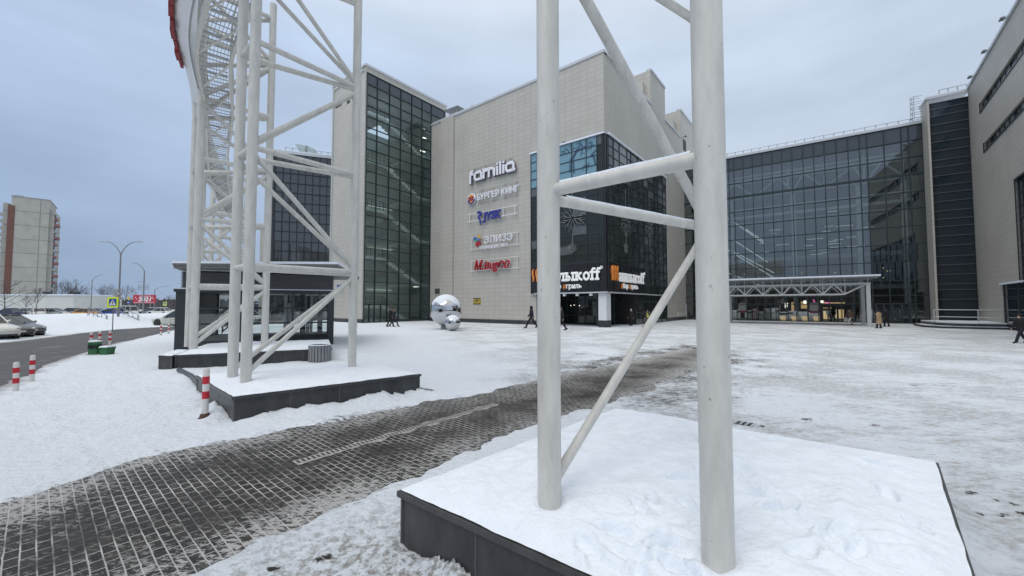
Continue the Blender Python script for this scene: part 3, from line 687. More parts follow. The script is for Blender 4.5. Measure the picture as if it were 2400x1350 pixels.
# n_ points left of the walking direction = outward (away from the mall)
sg = thing('arched_signboard', 'long curved white signboard with red edge and grated catwalk carried on white pylons', 'signboard', (arc[12].x, arc[12].y, 9.0))
def strip(o0, z0, o1, z1, th=.06):
    b = MB()
    for i in range(len(arc) - 1):
        p = [arc_off(i, o0), arc_off(i + 1, o0), arc_off(i + 1, o1), arc_off(i, o1)]
        zz = [z0, z0, z1, z1]
        dn = [Vector((q.x, q.y, z)) for q, z in zip(p, zz)]; up = [v + Vector((0, 0, th)) for v in dn]
        b.face(dn); b.face(up); b.face([dn[0], dn[1], up[1], up[0]]); b.face([dn[2], dn[3], up[3], up[2]])
    return b
strip(.50, 9.4, .86, 9.78).build('soffit_panel', M_white, sg)
bk = MB()
for i in range(len(arc) - 1):
    p, q = arc_off(i, .50), arc_off(i + 1, .50); bk.face([(p.x, p.y, 9.4), (q.x, q.y, 9.4), (q.x, q.y, 12.2), (p.x, p.y, 12.2)])
    p2, q2 = arc_off(i, .56), arc_off(i + 1, .56); bk.face([(p2.x, p2.y, 9.4), (q2.x, q2.y, 9.4), (q2.x, q2.y, 12.2), (p2.x, p2.y, 12.2)]); bk.face([(p.x, p.y, 12.2), (q.x, q.y, 12.2), (q2.x, q2.y, 12.2), (p2.x, p2.y, 12.2)])
bk.build('back_panel', M_white, sg)
rd = MB()
for i in range(4, len(arc) - 43):
    d = (arc[i + 1] - arc[i]); fc = Face(arc_off(i, .88), d); L = d.length
    fc.n = Vector((-d.normalized().y, d.normalized().x))
    rd.fbox(fc, .01, L * .93, 9.70 - .05 * (i % 3 == 0), 11.9, 0, .08 + .03 * (i % 2))
rd.build('red_fascia', mat('dark_red_fascia', (.22, .012, .018), .5, noise_amt=.15), sg)
for o in (-.42, .36):
    b = MB()
    for i in range(len(arc) - 1):
        p, q = arc_off(i, o), arc_off(i + 1, o); d = q - p; fc = Face(p, d); b.fbox(fc, 0, d.length, 8.95, 9.2, -.04, .04)
    b.build('catwalk_beam', M_pipe, sg)
gr = MB(); bars = MB()
for i in range(0, len(arc) - 1):
    d = arc[i + 1] - arc[i]; L = d.length; fc = Face(arc[i], d)
    for k in range(2):
        s_ = L * k / 2; (bars if (k == 0 and i % 2 == 0) else gr).fbox(fc, s_, s_ + (.10 if (k == 0 and i % 2 == 0) else .025), 9.05, 9.09 if (k == 0 and i % 2 == 0) else 9.07, -.36, .36)
    for k in range(9):
        o = -.32 + k * .08; gr.fbox(fc, 0, L, 9.10, 9.12, o - .005, o + .005)
gr.v_off = len(gr.v); gr.f += [tuple(q + gr.v_off for q in f) for f in bars.f]; gr.uv += bars.uv; gr.v += bars.v; gr.build('catwalk_grating', mat('galvanised', (.42, .43, .44), .5, metal=.2), sg)
rl = MB()
for o in (-.42, .36):
    for zz in (9.7, 10.2): rl.path([(*arc_off(i, o), zz) for i in range(len(arc))], .02, 6)
    for i in range(0, len(arc), 3): p = arc_off(i, o); rl.tube((p.x, p.y, 9.2), (p.x, p.y, 10.2), .02, 6)
rl.build('hand_rail', M_pipe, sg)
tr = MB()
for i in range(0, len(arc) - 4, 4):
    for o in ():
        p, q, m_ = arc_off(i, o), arc_off(i + 4, o), arc_off(i + 2, o * .0); tr.tube((p.x, p.y, 9.0), (m_.x, m_.y, 8.35), .03, 6); tr.tube((m_.x, m_.y, 8.35), (q.x, q.y, 9.0), .03, 6)
for i in range(0, len(arc) - 4, 4): p, q = arc_off(i, -.42), arc_off(i + 4, .36); tr.tube((p.x, p.y, 8.97), (q.x, q.y, 8.97), .03, 6)
tr.build('truss', M_pipe, sg)
# ================================================================== THE MALL
A1 = R(38.7); u1 = Vector((math.sin(A1), math.cos(A1))); u2 = Vector((-math.cos(A1), math.sin(A1)))
K = gp(1421, 768); FA_ = Face(K, -u2); FB_ = Face(K, u1)
T = gp(848, 757.5); T1 = Face(T, u1); T2 = Face(T, -u2)
AA = math.atan(1350 / F); Rp = gp(2178, 760); AT = Face(Rp, (math.sin(AA), -math.cos(AA)))
mall = thing('shopping_mall', 'big beige tiled shopping mall with glazed stair tower, corner glazing and glass atrium', 'building', (K.x, K.y, 0))
def holes_wall(b, fc, s0, s1, z0, z1, holes, depth=.35):
    S = sorted({s0, s1, *[h[0] for h in holes], *[h[1] for h in holes]}); Z = sorted({z0, z1, *[h[2] for h in holes], *[h[3] for h in holes]})
    S = [s for s in S if s0 <= s <= s1]; Z = [z for z in Z if z0 <= z <= z1]
    solid = lambda i, k: 0 <= i < len(S) - 1 and 0 <= k < len(Z) - 1 and not any(h[0] <= (S[i] + S[i + 1]) / 2 <= h[1] and h[2] <= (Z[k] + Z[k + 1]) / 2 <= h[3] for h in holes)
    for i in range(len(S) - 1):
        for k in range(len(Z) - 1):
            if not solid(i, k): continue
            a, c, d, e = S[i], S[i + 1], Z[k], Z[k + 1]
            b.face([fc.P(a, d), fc.P(c, d), fc.P(c, e), fc.P(a, e)], [(a, d), (c, d), (c, e), (a, e)])
            b.face([fc.P(a, d, -depth), fc.P(a, e, -depth), fc.P(c, e, -depth), fc.P(c, d, -depth)], [(a, d), (a, e), (c, e), (c, d)])
            for di, dk, p, q in ((-1, 0, (a, d), (a, e)), (1, 0, (c, e), (c, d)), (0, -1, (c, d), (a, d)), (0, 1, (a, e), (c, e))):
                if not solid(i + di, k + dk):
                    b.face([fc.P(*p, 0), fc.P(*q, 0), fc.P(*q, -depth), fc.P(*p, -depth)], [(p[0], p[1]), (q[0], q[1]), (q[0] - depth * (di == 0), q[1] - depth), (p[0] - depth, p[1])])
def curtain(fc, sv, zv, parent, gm, fm, nm='curtain_wall', fw=.07, fh=.07, dep=.12, mats=None, tilt=.004, thickz=()):
    """glazing: one frame of bars, one sheet of panes; panes sit a hair out of true so each mirrors a little differently"""
    fr = MB()
    for s_ in sv: fr.fbox(fc, s_ - fw / 2, s_ + fw / 2, zv[0], zv[-1], -.05, dep)
    for z in zv: w = fh * (3 if z in thickz else 1); fr.fbox(fc, sv[0] - fw / 2 - .003, sv[-1] + fw / 2 + .003, z - w / 2, z + w / 2, -.047, dep - .005)
    w_ = fr.build(nm, fm, parent)
    b = MB(); used = []; mi = []
    for i in range(len(sv) - 1):
        for k in range(len(zv) - 1):
            m = gm if mats is None else mats(i, k)
            if m is None: continue
            if m not in used: used.append(m)
            mi.append(used.index(m)); t = [random.uniform(-tilt, tilt) for _ in range(3)]
            b.face([fc.P(sv[i], zv[k], t[0]), fc.P(sv[i + 1], zv[k], t[1]), fc.P(sv[i + 1], zv[k + 1], t[1] + t[2] - t[0]), fc.P(sv[i], zv[k + 1], t[2])])
    if used:
        po_ = b.build('pane', used[0], w_, recalc=False)
        for m in used[1:]: po_.data.materials.append(m)
        po_.data.polygons.foreach_set('material_index', mi)
    return w_
def lin(a, b, n): return [a + (b - a) * i / n for i in range(n + 1)]
def coping(fc, s0, s1, z, parent, o0=-.5, o1=.10, snow=True):
    b = MB(); b.fbox(fc, s0, s1, z - .02, z + .22, o0, o1); p = b.build('coping', M_coping, parent)
    if snow: q = MB(); q.fbox(fc, s0 + .05, s1 - .05, z + .22, z + .30, o0 + .05, o1 - .05); q.build('snow_cover', M_snow, p)
# ---- sign block, left facade
sl, sg_, s56 = FA_.S(1008), FA_.S(1248, 550), FA_.S(1257)
HA = FA_.Z(1421, 119); zt, zb = FA_.Z(1421, 314), FA_.Z(1421, 684)
w = MB(); holes_wall(w, FA_, sl, -.004, -.1, HA, [(sg_, 0, zb, zt), (s56, 0, -.1, zb)], .3)
sw0, zw0 = FA_.sz(1020, 689); sw1, zw1 = FA_.sz(1033, 676)
sBe = FB_.S(1626); sBg = FB_.S(1557, 560); sP0, sP1 = FB_.S(1524, 164), FB_.S(1558, 213); sQ0, sQ1 = FB_.S(1594, 258), sBe
holes_wall(w, FB_, .004, sBe, -.1, HA, [(0, sBg, -.1, zt)], .3)
HP = FB_.Z(1524, 164); HQ = FB_.Z(1594, 258)
w.fbox(FB_, sP0, sP1, HA, HP, -4, .0); w.fbox(FB_, sQ0, sQ1 + 6, HA, HQ, -4, .0); w.fbox(FB_, sP0 - .9, sP0, HA, HA + (HP - HA) * .62, -4, -.6); w.fbox(FB_, sQ0 - 1.4, sQ0, HA, HA + (HQ - HA) * .6, -4, -.6)
s37, s65 = FA_.S(1037, 300), FA_.S(1066, 270)
w.fbox(FA_, s37, s65, 0, HA - .05, .002, .22)
w.build('wall', M_tile, mall)
coping(FA_, sl, .12, HA, mall); coping(FB_, .12, sP0, HA, mall, -.5, .10); coping(FB_, sP0, sP1, HP, mall); coping(FB_, sP1, sQ0, HA, mall); coping(FB_, sQ0, sQ1 + 6, HQ, mall)
b = MB(); b.fbox(FA_, sl, s56, -.1, .42, .0, .05); b.build('base_course', M_granite, mall); b = MB(); b.fbox(FB_, sBg, sBe, -.1, .42, 0, .05); b.build('base_course', M_granite, mall)
b = MB()
for fc, a in ((FA_, sl), (FB_, sBe)): pass
sn_ = MB(); sn_.fbox(FA_, sg_ - .1, .12, zt, zt + .14, -.2, .42); sn_.fbox(FB_, .12, sBg + .1, zt, zt + .14, -.2, .42); sn_.build('snow_ledge', M_snow, mall)
# small service window on the left facade and one on the right
b = MB(); b.fbox(FA_, sw0 - .1, sw1 + .1, zw0 - .1, zw1 + .1, .0, .06); fw_ = b.build('window_frame', M_tile, mall); b = MB(); b.fbox(FA_, sw0, sw1, zw0, zw1, .0, .066); b.build('pane', M_indark, fw_)
a0, b0 = FB_.sz(1601, 350); a1, b1 = FB_.sz(1607, 332); b = MB(); b.fbox(FB_, a0, a1, b0, b1, 0, .05); b.build('window', M_indark, mall)
# corner glazing, left side: mural panes, dark spandrels below
cols = [sg_] + [FA_.S(x, 400) for x in (1262, 1283, 1312, 1343, 1377, 1402, 1414)] + [0]
nrow = 16; rows = lin(zb, zt, nrow)
M_mural = mat('pale_blue_window_film', (.17, .30, .37), .15, emit=(.25, .62, .85), estr=.02)
M_blind = mat('grey_blind_behind_glass', (.10, .11, .115), .06, spec=.7, noise_amt=.25, nscale=3, stretch=(6, 6, .3))
def cA(i, k):
    if k >= nrow - 4 and i < len(cols) - 3: return M_mural
    if k < 3: return M_black
    return [M_dglass2, M_dglass2, M_blind, M_spandrel][random.choice((0, 0, 1, 2, 2)) if k > nrow - 7 else random.choice((0, 0, 0, 1, 2))]
ga = FA_.shift(.22); gb = FB_.shift(.22)
curtain(ga, cols, rows, mall, None, M_dark, 'corner_glazing', .06, .06, .06, cA)
bx = [0, .25] + [FB_.S(x, 450) for x in (1433, 1447, 1465, 1474, 1490, 1503, 1513, 1526, 1537, 1548)] + [sBg]
rowsB = rows
M_blindB = mat('dim_green_glass', (.034, .042, .038), .05, spec=.6, noise_amt=.3, nscale=2, stretch=(5, 5, .3))
M_paleB = mat('pale_curtain_behind_glass', (.17, .185, .18), .06, spec=.6, noise_amt=.2, nscale=3)
def cB(i, k):
    if k < 3 and i < 7: return M_black
    if k > nrow - 5: return (M_blind, M_paleB, M_blind, M_blindB)[(i * 3) % 4] if random.random() < .8 else M_blindB
    return (M_dglass2, M_blindB, M_blindB, M_dglass2, M_dglass2, M_blindB)[(i * 5 + (k // 4) * 3) % 6] if random.random() < .9 else M_blind
curtain(gb, bx, rowsB, mall, None, M_dark, 'corner_glazing', .06, .06, .06, cB)
b = MB(); b.fbox(FA_, -.1, .215, zb, zt, -.02, .30); b.build('corner_post', M_black, mall)
# ground floor: flush glass on the right, open porch with white pillar at the corner
z4 = zb
sp4 = FB_.S(1486)
curtain(gb.shift(-.05), lin(sp4, sBg, 5), [.05, 1.2, 2.35, z4 * .72, z4], mall, M_dglass2, M_dark, 'shop_window', .07, .07, .05)
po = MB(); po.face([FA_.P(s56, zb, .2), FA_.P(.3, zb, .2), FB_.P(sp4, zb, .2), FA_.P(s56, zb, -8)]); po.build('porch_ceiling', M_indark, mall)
b = MB(); b.fbox(FA_, s56 - .05, .3, zb - .10, zb + .02, .12, .33); b.fbox(FB_, .12, sBg, zb - .10, zb + .02, .12, .33); b.build('fascia_sill', M_coping, mall)
PF = FA_.shift(-4.2)
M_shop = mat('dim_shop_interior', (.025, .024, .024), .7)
curtain(PF, lin(s56, -1.2, 6), [0, .9, 2.5, zb], mall, M_dglass2, M_dark, 'shop_window', .08, .08, .06)
SF = FB_.shift(-1.6)
M_poster = mat('bluish_poster', (.075, .095, .12), .3, noise_amt=.7, nscale=1.6)
M_poster2 = mat('pale_poster', (.18, .18, .175), .4, noise_amt=.7, nscale=2.5)
curtain(SF, lin(1.5, sp4, 4), [0, .8, 2.6, zb], mall, None, M_dark, 'shop_window', .08, .08, .06, mats=lambda i, k: (M_poster if (i < 2 and k == 1) else M_dglass2))
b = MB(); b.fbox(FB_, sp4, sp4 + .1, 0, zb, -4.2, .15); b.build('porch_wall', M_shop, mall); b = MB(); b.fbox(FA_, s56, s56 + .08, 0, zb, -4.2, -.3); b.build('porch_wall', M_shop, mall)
b = MB()
for s0_, s1_, z0_, z1_ in ((-3.4, -2.5, .9, 2.3), (-2.3, -1.5, .6, 1.5), (-3.3, -2.4, 2.6, 3.1)): b.fbox(PF, s0_, s1_, z0_, z1_, .07, .09)
b.build('poster', M_poster2, mall)
lb = MB()
for s_, z_ in ((-5.6, 1.9), (-4.6, 1.9), (-2.2, 1.95), (-5.2, 1.95)):
    p = FA_.P(s_, z_, -3.6); lb.lathe(p, [(.0, -.05), (.05, 0), (0, .05)], 8)
lb.build('ceiling_lamp', M_lamp, mall)
b = MB()
for s_ in (FA_.S(1325), FA_.S(1355), FA_.S(1387)): b.fbox(FA_, s_ - .12, s_ + .12, zb - .32, zb - .10, .02, .24)
b.build('floodlight', M_white, mall)
pp0, pp1 = FA_.S(1403), FA_.S(1426)
b = MB(); b.fbox(FA_, pp0, .05, .62, zb - .12, -.85, .05); pil = b.build('white_pillar', M_white, mall); b = MB(); b.fbox(FA_, pp0 - .02, .07, -.05, .62, -.87, .07); b.build('pillar_base', M_dark, pil)
# grey door and cabinet on the right facade
d0, d1 = FB_.S(1607), FB_.S(1614); b = MB(); b.fbox(FB_, d0, d1, 0, FB_.Z(1607, 713), .0, .06); b.build('service_door', M_coping, mall)
d0, d1 = FB_.S(1587), FB_.S(1600); b = MB(); b.fbox(FB_, d0, d1, .5, FB_.Z(1590, 732), .0, .25); b.build('utility_cabinet', mat('cabinet_beige', (.5, .48, .44), .5), mall)
# ---- roof kit
b = MB(); s_, z_ = FA_.sz(1050, 262)
b.fbox(FA_, s_ - 1.0, s_ + .8, HA, HA + 1.0, -2.2, -.8); b.build('roof_unit', M_coping, mall)
b = MB()
for q in range(14): x_ = s_ - 1.3 + q * .19; b.fbox(FA_, x_, x_ + .1, HA + 1.55 - q * .012, HA + 1.62 - q * .012, -2.6, -.4)
for q in (-1.2, .9): b.fbox(FA_, s_ + q, s_ + q + .06, HA, HA + 1.5, -.6, -.54)
b.build('roof_louvre', M_greym, mall)
s_, z_ = FA_.sz(1090, 250); b = MB(); b.path([FA_.P(s_, HA, -1), FA_.P(s_, HA + .95, -1), FA_.P(s_ + .15, HA + 1.1, -1), FA_.P(s_ + .4, HA + 1.05, -1), FA_.P(s_ + .42, HA + .9, -1)], .1, 10); b.build('vent_pipe', M_coping, mall, True)
def floodlight(fc, s_, z, out=.45):
    b = MB(); b.fbox(fc, s_ - .03, s_ + .03, z + .22, z + .27, -.3, out); b.fbox(fc, s_ - .26, s_ + .26, z + .2, z + .29, out - .05, out + .2); b.fbox(fc, s_ - .3, s_ + .3, z + .30, z + .5, -.1, -.05); b.build('floodlight', M_greym, mall)
floodlight(FB_, FB_.S(1455, 150), HA); floodlight(FB_, FB_.S(1597, 305), HA)
rr = MB()
for s_ in (FB_.S(1563, 265), FB_.S(1577, 265)): rr.tube(FB_.P(s_, HA, -.8), FB_.P(s_, HA + 1.5, -.8), .03, 6)
for zz in (.8, 1.5): rr.tube(FB_.P(FB_.S(1558, 265), HA + zz, -.8), FB_.P(FB_.S(1577, 265), HA + zz, -.8), .03, 6)
rr.build('roof_rail', M_greym, mall)
# ---- stair tower
HT = T1.Z(843, 146); e0 = T1.S(857, 400); e1 = T1.S(1042, 250); tL = T2.S(776, 400)
ztop = T1.Z(856, 168)
w = MB(); holes_wall(w, T1, .004, e1 + .3, -.1, HT, [(e0, e1, .0, ztop)], .25)
h0, hz0 = T2.sz(786, 256); h1, hz1 = T2.sz(802, 240); h2, hz2 = T2.sz(812, 246); h3, hz3 = T2.sz(820, 230)
holes_wall(w, T2, tL, -.004, -.1, HT, [(h0, h1, hz0, hz1), (h2, h3, hz2, hz3)], .3)
tb = T1.shift(tL); 
w.fbox(T1, 0, e1, 0, HT - .1, tL - .2, tL - .1) if False else None
w.build('stair_tower_wall', M_tile, mall)
coping(T1, -.1, e1 + .4, HT, mall); coping(T2, tL, -.1, HT, mall)
b = MB(); b.fbox(T2, tL, 0, -.1, .42, 0, .05); b.fbox(T1, 0, e0, -.1, .42, 0, .05); b.build('base_course', M_granite, mall)
b = MB(); b.fbox(T2, h0, h1, hz0, hz1, -.29, -.25); b.fbox(T2, h2, h3, hz2, hz3, -.29, -.25); b.build('louvre_window', M_indark, mall)
e9 = T1.S(1009, 400)
cs = [e0] + [T1.S(x, y) for x, y in ((885, 175), (913.5, 190), (940, 205), (965.5, 218), (989.5, 232), (1011, 245))] + [e1]
zd = T1.Z(870, 713)
rows = lin(zd, ztop, 21)
M_paneT = M_glass
curtain(T1, cs, rows, mall, None, M_frame, 'stair_glazing', .09, .07, .12, lambda i, k: M_spandrel if k >= 20 else M_glass)
curtain(T1, [cs[0], (cs[0] + cs[1]) / 2, cs[1], (cs[1] + cs[2]) / 2, cs[2]], [.06, zd], mall, M_glass, M_frame, 'glass_door', .09, .12, .12)
curtain(T1, cs[2:7], [.25, zd / 2, zd], mall, M_glass, M_frame, 'stair_glazing', .08, .07, .12)
b = MB(); b.fbox(T1, cs[2], e9, 0, .25, -.2, .14); b.build('base_course', M_granite, mall)
# inside the stair tower
dep = -tL - .5
iw = MB(); zwin0, zwin1 = T1.Z(880, 318), T1.Z(880, 268)
holes_wall(iw, T1.shift(-dep), e0 - .3, e1, 0, HT - .4, [(T1.S(858, 293, -dep), T1.S(912, 293, -dep), T1.Z(885, 318, -dep), T1.Z(885, 268, -dep))], .1)
iw.build('stair_back_wall', M_inwall, mall)
fl = (zd + .2); per = T1.Z(1005, 462) - T1.Z(1005, 562)
per = abs(per); st = MB(); rl_ = MB(); lm = MB()
fcs = T1.shift(-1.1)
sL2, sR2 = cs[2], e9 - .3
nf = int(HT / per)
for k in range(nf + 1):
    zf = fl - .3 + k * per
    if zf > HT - 2: break
    # landings
    st.fbox(T1, e0, cs[2] - .1, zf - .35, zf, -dep + .05, -.5)
    st.fbox(T1, e9 - 1.4, e1, zf - per * .5 - .3, zf - per * .5, -dep + .05, -.5)
    n = 12; zt_ = zf; zb_ = zf - per * .5
    for f_, (za, zc) in enumerate(((zf, zf - per * .5),)):
        o0, o1 = (-1.9, -.6)
        xa, xb = cs[2] - .2, e9 - 1.3
        for i in range(n):
            sA, sB = xa + (xb - xa) * i / n, xa + (xb - xa) * (i + 1) / n; za_ = za + (zc - za) * (i + (0 if zc < za else 1)) / n
            st.fbox(T1, sA, sB, za_ - .42, za_ - .0, o0, o1)
        P0 = T1.P(xa, za + .95, o1 - .05); P1 = T1.P(xb, zc + .95, o1 - .05); rl_.tube(P0, P1, .03, 5); rl_.tube(P0 - Vector((0, 0, .4)), P1 - Vector((0, 0, .4)), .02, 5)
        for i in range(7):
            q = P0.lerp(P1, i / 6); rl_.tube(q - Vector((0, 0, .95)), q, .02, 5)
    for q in range(6):
        s_ = e0 + .1 + (cs[2] - e0 - .3) * q / 5; rl_.tube(T1.P(s_, zf, -.6), T1.P(s_, zf + 1, -.6), .022, 5)
    for zz in (.35, .7, 1.0): rl_.tube(T1.P(e0 + .1, zf + zz, -.6), T1.P(cs[2] - .2, zf + zz, -.6), .022, 5)
st.build('stair_flight', M_instair, mall); rl_.build('stair_railing', M_dark, mall)
for px, py, l in ((985, 300, .8), (985, 353, .8), (970, 672, .8), (990, 322, .6)):
    s_, z_ = T1.sz(px, py, -3); p0 = T1.P(s_, z_, -3); lm.tube(p0, T1.P(s_ + l, z_ + .05, -3), .06, 6)
lm.build('fluorescent_lamp', M_lamp, mall)
for k in range(nf + 1):
    zf = fl - .3 + k * per
    if zf > HT - 2: break
    b = MB(); b.fbox(T1, e0 + 1.0, cs[2] - 1.2, zf - .39, zf - .36, -3.2, -3.0); b.build('ceiling_lamp', mat('added_stair_glow', (1, 1, 1), .5, emit=(.9, 1, .94), estr=.35), mall)  # glowing strip added under each landing to brighten the stairs
    b = MB(); b.fbox(T1, cs[3], e9 - 1.0, zf + per * .36, zf + per * .36 + .06, -dep + .1, -dep + .35); b.build('added_fill_strip', MATS['added_stair_glow'], mall)  # second added glow, along the back wall, lifting the stair interior
iw = MB(); iw.fbox(T1, e1 + .02, e1 + .2, 0, HT - .2, -dep, -.26); iw.fbox(T1, e0 - .3, e1, HT - .5, HT - .3, -dep, -.26); iw.build('stair_end_wall', M_inwall, mall)
# ---- atrium
ax = [AT.S(1600, 390)] + [AT.S(1680 + x / 3.3333, 372 - 82 * x / 1600) for x in (40, 90, 130, 203, 275, 350, 427, 503, 583, 668, 752, 836, 928, 1020, 1110, 1168, 1300, 1435, 1493)] + [AT.S(2160, 290)]
sE = ax[-1]
zy = [AT.Z(2166, y) for y in (751, 712, 692, 655, 611, 569, 527, 486, 446, 404, 364, 324, 288)]
zy[0] = .08
HAt = zy[-1]
aw = curtain(AT, ax, zy, mall, None, M_frame, 'atrium_glazing', .085, .085, .14, lambda i, k: (None if (k == 0 and 2 <= i <= 16) else (M_spandrel if k == 11 else M_glassA)), thickz=(zy[9],))
b = MB(); b.fbox(AT, ax[0], sE, HAt, HAt + .25, -1, .2); cpn = b.build('coping', M_coping, mall); q = MB(); q.fbox(AT, ax[0], sE, HAt + .25, HAt + .36, -.9, .1); q.build('snow_cover', M_snow, cpn)
rr = MB()
for s_ in lin(ax[0], sE, 26): rr.tube(AT.P(s_, HAt + .3, -.1), AT.P(s_ + .1, HAt + .75, -.1), .035, 6)
rr.tube(AT.P(ax[0], HAt + .72, -.1), AT.P(sE, HAt + .72, -.1), .03, 6); rr.build('roof_rail', M_greym, mall)
# inside: floors, back wall, columns, the big white roof truss, escalator light lines
iw = MB(); iw.fbox(AT, ax[0], sE + 3, 0, HAt, -13.2, -13); iw.fbox(AT, ax[0] - .2, ax[0], 0, HAt, -13, -.2); iw.fbox(AT, sE + .2, sE + .4, 0, HAt, -13, -.2); iw.fbox(AT, ax[0], sE, HAt - .05, HAt + .1, -13, -.3); iw.build('atrium_back_wall', mat('atrium_wall', (.20, .215, .22), .8, noise_amt=.3, nscale=.6), mall)
iw = MB()
for zz, o in ((zy[5], -6), (zy[3] - .2, -5), (zy[8] - .2, -7)): iw.fbox(AT, ax[0], sE, zz - .5, zz, -13, o)
iw.build('atrium_floor', mat('atrium_slab', (.42, .45, .45), .7), mall)
tr = MB(); fo = -1.4
zc1, zc0 = (zy[10] + zy[11]) / 2 - .5, zy[9] + .1
tr.fbox(AT, ax[0], sE - 1, zc1 - .25, zc1 + .25, fo - .2, fo + .2); tr.fbox(AT, ax[0], sE - 1, zc1 + .5, zc1 + .7, fo - .2, fo + .2); tr.fbox(AT, ax[0], sE - .6, zc0 - .12, zc0 + .12, fo - .2, fo + .2)
nodes = [AT.S(1680 + x / 3.333, 420) for x in (-30, 130, 290, 480, 590, 680, 850, 1080, 1180, 1310, 1500)]
for i in range(len(nodes) - 1):
    a, c = nodes[i], nodes[i + 1]
    tr.tube(AT.P(a, zc1 if i % 2 else zc0, fo), AT.P(c, zc0 if i % 2 else zc1, fo), .13, 8)
for x in (275, 555, 850, 1168, 1480): s_ = AT.S(1680 + x / 3.333, 420); tr.fbox(AT, s_ - .1, s_ + .1, zc0, zc1 + 1.0, fo - .12, fo + .12)
for zz in (zy[8] + .35, zy[8] - .55): tr.fbox(AT, ax[0], sE - .6, zz - .16, zz + .16, fo - .15, fo + .1)
tr.build('roof_truss', M_inwhite, mall)
cb = MB()
for x in (110, 610, 1140, 1510): s_ = AT.S(1680 + x / 3.333, 600); cb.fbox(AT, s_ - .22, s_ + .22, 0, zc0, fo - .5, fo - .1)
cb.build('atrium_column', M_inwhite, mall)
es = MB()
for (xa, ya, xb, yb_) in ((1705, 510, 1790, 570), (1705, 585, 1812, 650), (1748, 537, 1790, 565), (1715, 560, 1800, 615), (1720, 590, 1815, 640), (1705, 640, 1780, 668)):
    p, q = AT.sz(xa, ya, -4), AT.sz(xb, yb_, -4); es.tube(AT.P(p[0], p[1], -4), AT.P(q[0], q[1], -4), .05, 5)
for k in range(9):
    for _ in range(3):
        s_ = random.uniform(ax[5], sE - 3); zz = random.choice((zy[7], zy[6], zy[8], zy[5] + .6)) + random.uniform(-.5, .6); es.fbox(AT, s_, s_ + random.uniform(.5, 1.8), zz, zz + .05, -9, -8.95)
es.build('light_strip', mat('dim_light_strip', (.8, .85, .85), .5, emit=(.9, 1, .98), estr=.38), mall)
wl_ = MB()
for _ in range(26): s_ = random.uniform(ax[3], sE - 1.5); p = AT.P(s_, random.uniform(zy[3] + .3, zy[4]), random.uniform(-10, -3)); wl_.lathe(p, [(0, -.06), (.06, 0), (0, .06)], 6)
wl_.build('ceiling_lamp', mat('warm_lamp', (1, .8, .5), .5, emit=(1, .75, .4), estr=.9), mall)
# entrance doors and lit shop interior
d0, d1 = ax[2], ax[17]
curtain(AT, [d0, ax[3]], [.08, zy[1]], mall, M_glassA, M_frame, 'shop_window', .09, .09, .1)
sdo = AT.S
curtain(AT, [sdo(1750), sdo(1762), sdo(1776), sdo(1790), sdo(1806)], [.06, zy[1] - .1], mall, M_glass, M_black, 'revolving_door', .12, .14, .1)
curtain(AT, [ax[3], sdo(1750)], [.06, zy[1] - .02], mall, M_glassA, M_frame, 'shop_window', .09, .09, .1)
curtain(AT, [sdo(x) for x in (1806, 1824, 1846, 1869, 1893, 1922)], [.06, zy[1] - .02], mall, M_glassA, M_frame, 'shop_window', .09, .09, .1)
curtain(AT, [sdo(x) for x in (1922, 1926, 1962, 1995, 2002)], [.06, zy[1] - .06], mall, M_glass, M_black, 'entrance_door', .16, .16, .1)
curtain(AT, [sdo(2002), d1], [.06, zy[1] - .02], mall, M_glassA, M_frame, 'shop_window', .09, .09, .1)
curtain(AT.shift(.12), [sdo(2052), sdo(2070), sdo(2090), sdo(2112), sdo(2132)], [.06, zy[1]], mall, None, M_dark, 'entrance_door', .14, .14, .08, mats=lambda i, k: M_dglass)
sh = MB(); sh.fbox(AT, sdo(1935), sdo(1998), 2.1, 2.3, -7, -6.9); sh.fbox(AT, sdo(1927), sdo(1960), 1.55, 1.62, -6, -5.9); sh.fbox(AT, sdo(1880), sdo(1895), 1.5, 2.4, -5, -4.9); sh.fbox(AT, sdo(1930), sdo(1962), .2, 1.2, -6.4, -6.3); sh.fbox(AT, sdo(1970), sdo(1993), .3, 1.4, -6.6, -6.5); sh.fbox(AT, sdo(1855), sdo(1862), 1.2, 2.3, -4.3, -4.2); sh.build('shop_light', M_warm, mall)
nb = MB(); p = AT.P(sdo(1951), 2.25, -4); nb.lathe(p, [(0, -.14), (.14, 0), (0, .14)], 10); nb.tube(AT.P(sdo(1940), 2.35, -4), AT.P(sdo(1946), 2.1, -4), .04, 6); nb.tube(AT.P(sdo(1908), 2.6, -1.5), AT.P(sdo(1911), 2.3, -1.5), .05, 6); nb.build('neon_sign', M_pink, mall)
nb = MB(); nb.fbox(AT, sdo(1929), sdo(1936), 2.25, 2.5, -4, -3.9); nb.fbox(AT, sdo(1886), sdo(1893), 2.1, 2.5, -4, -3.9); nb.fbox(AT, sdo(1839), sdo(1842), 1.6, 2.2, -2.5, -2.4); nb.fbox(AT, sdo(1844), sdo(1847), 1.7, 2.2, -2.5, -2.4); nb.build('lit_panel', M_lamp, mall)
nb = MB(); nb.fbox(AT, sdo(1760), sdo(1775), .2, 1.5, -1.6, -1.5); nb.build('red_display', M_red, mall)
pz = MB()
for xa, xb in ((1832, 1868), (1870, 1892)): pz.fbox(AT, sdo(xa), sdo(xb), .4, 1.25, -.6, -.55)
pz.build('blue_window_banner', mat('banner_blue', (.16, .22, .28), .5, noise_amt=.5, nscale=1.2), mall)
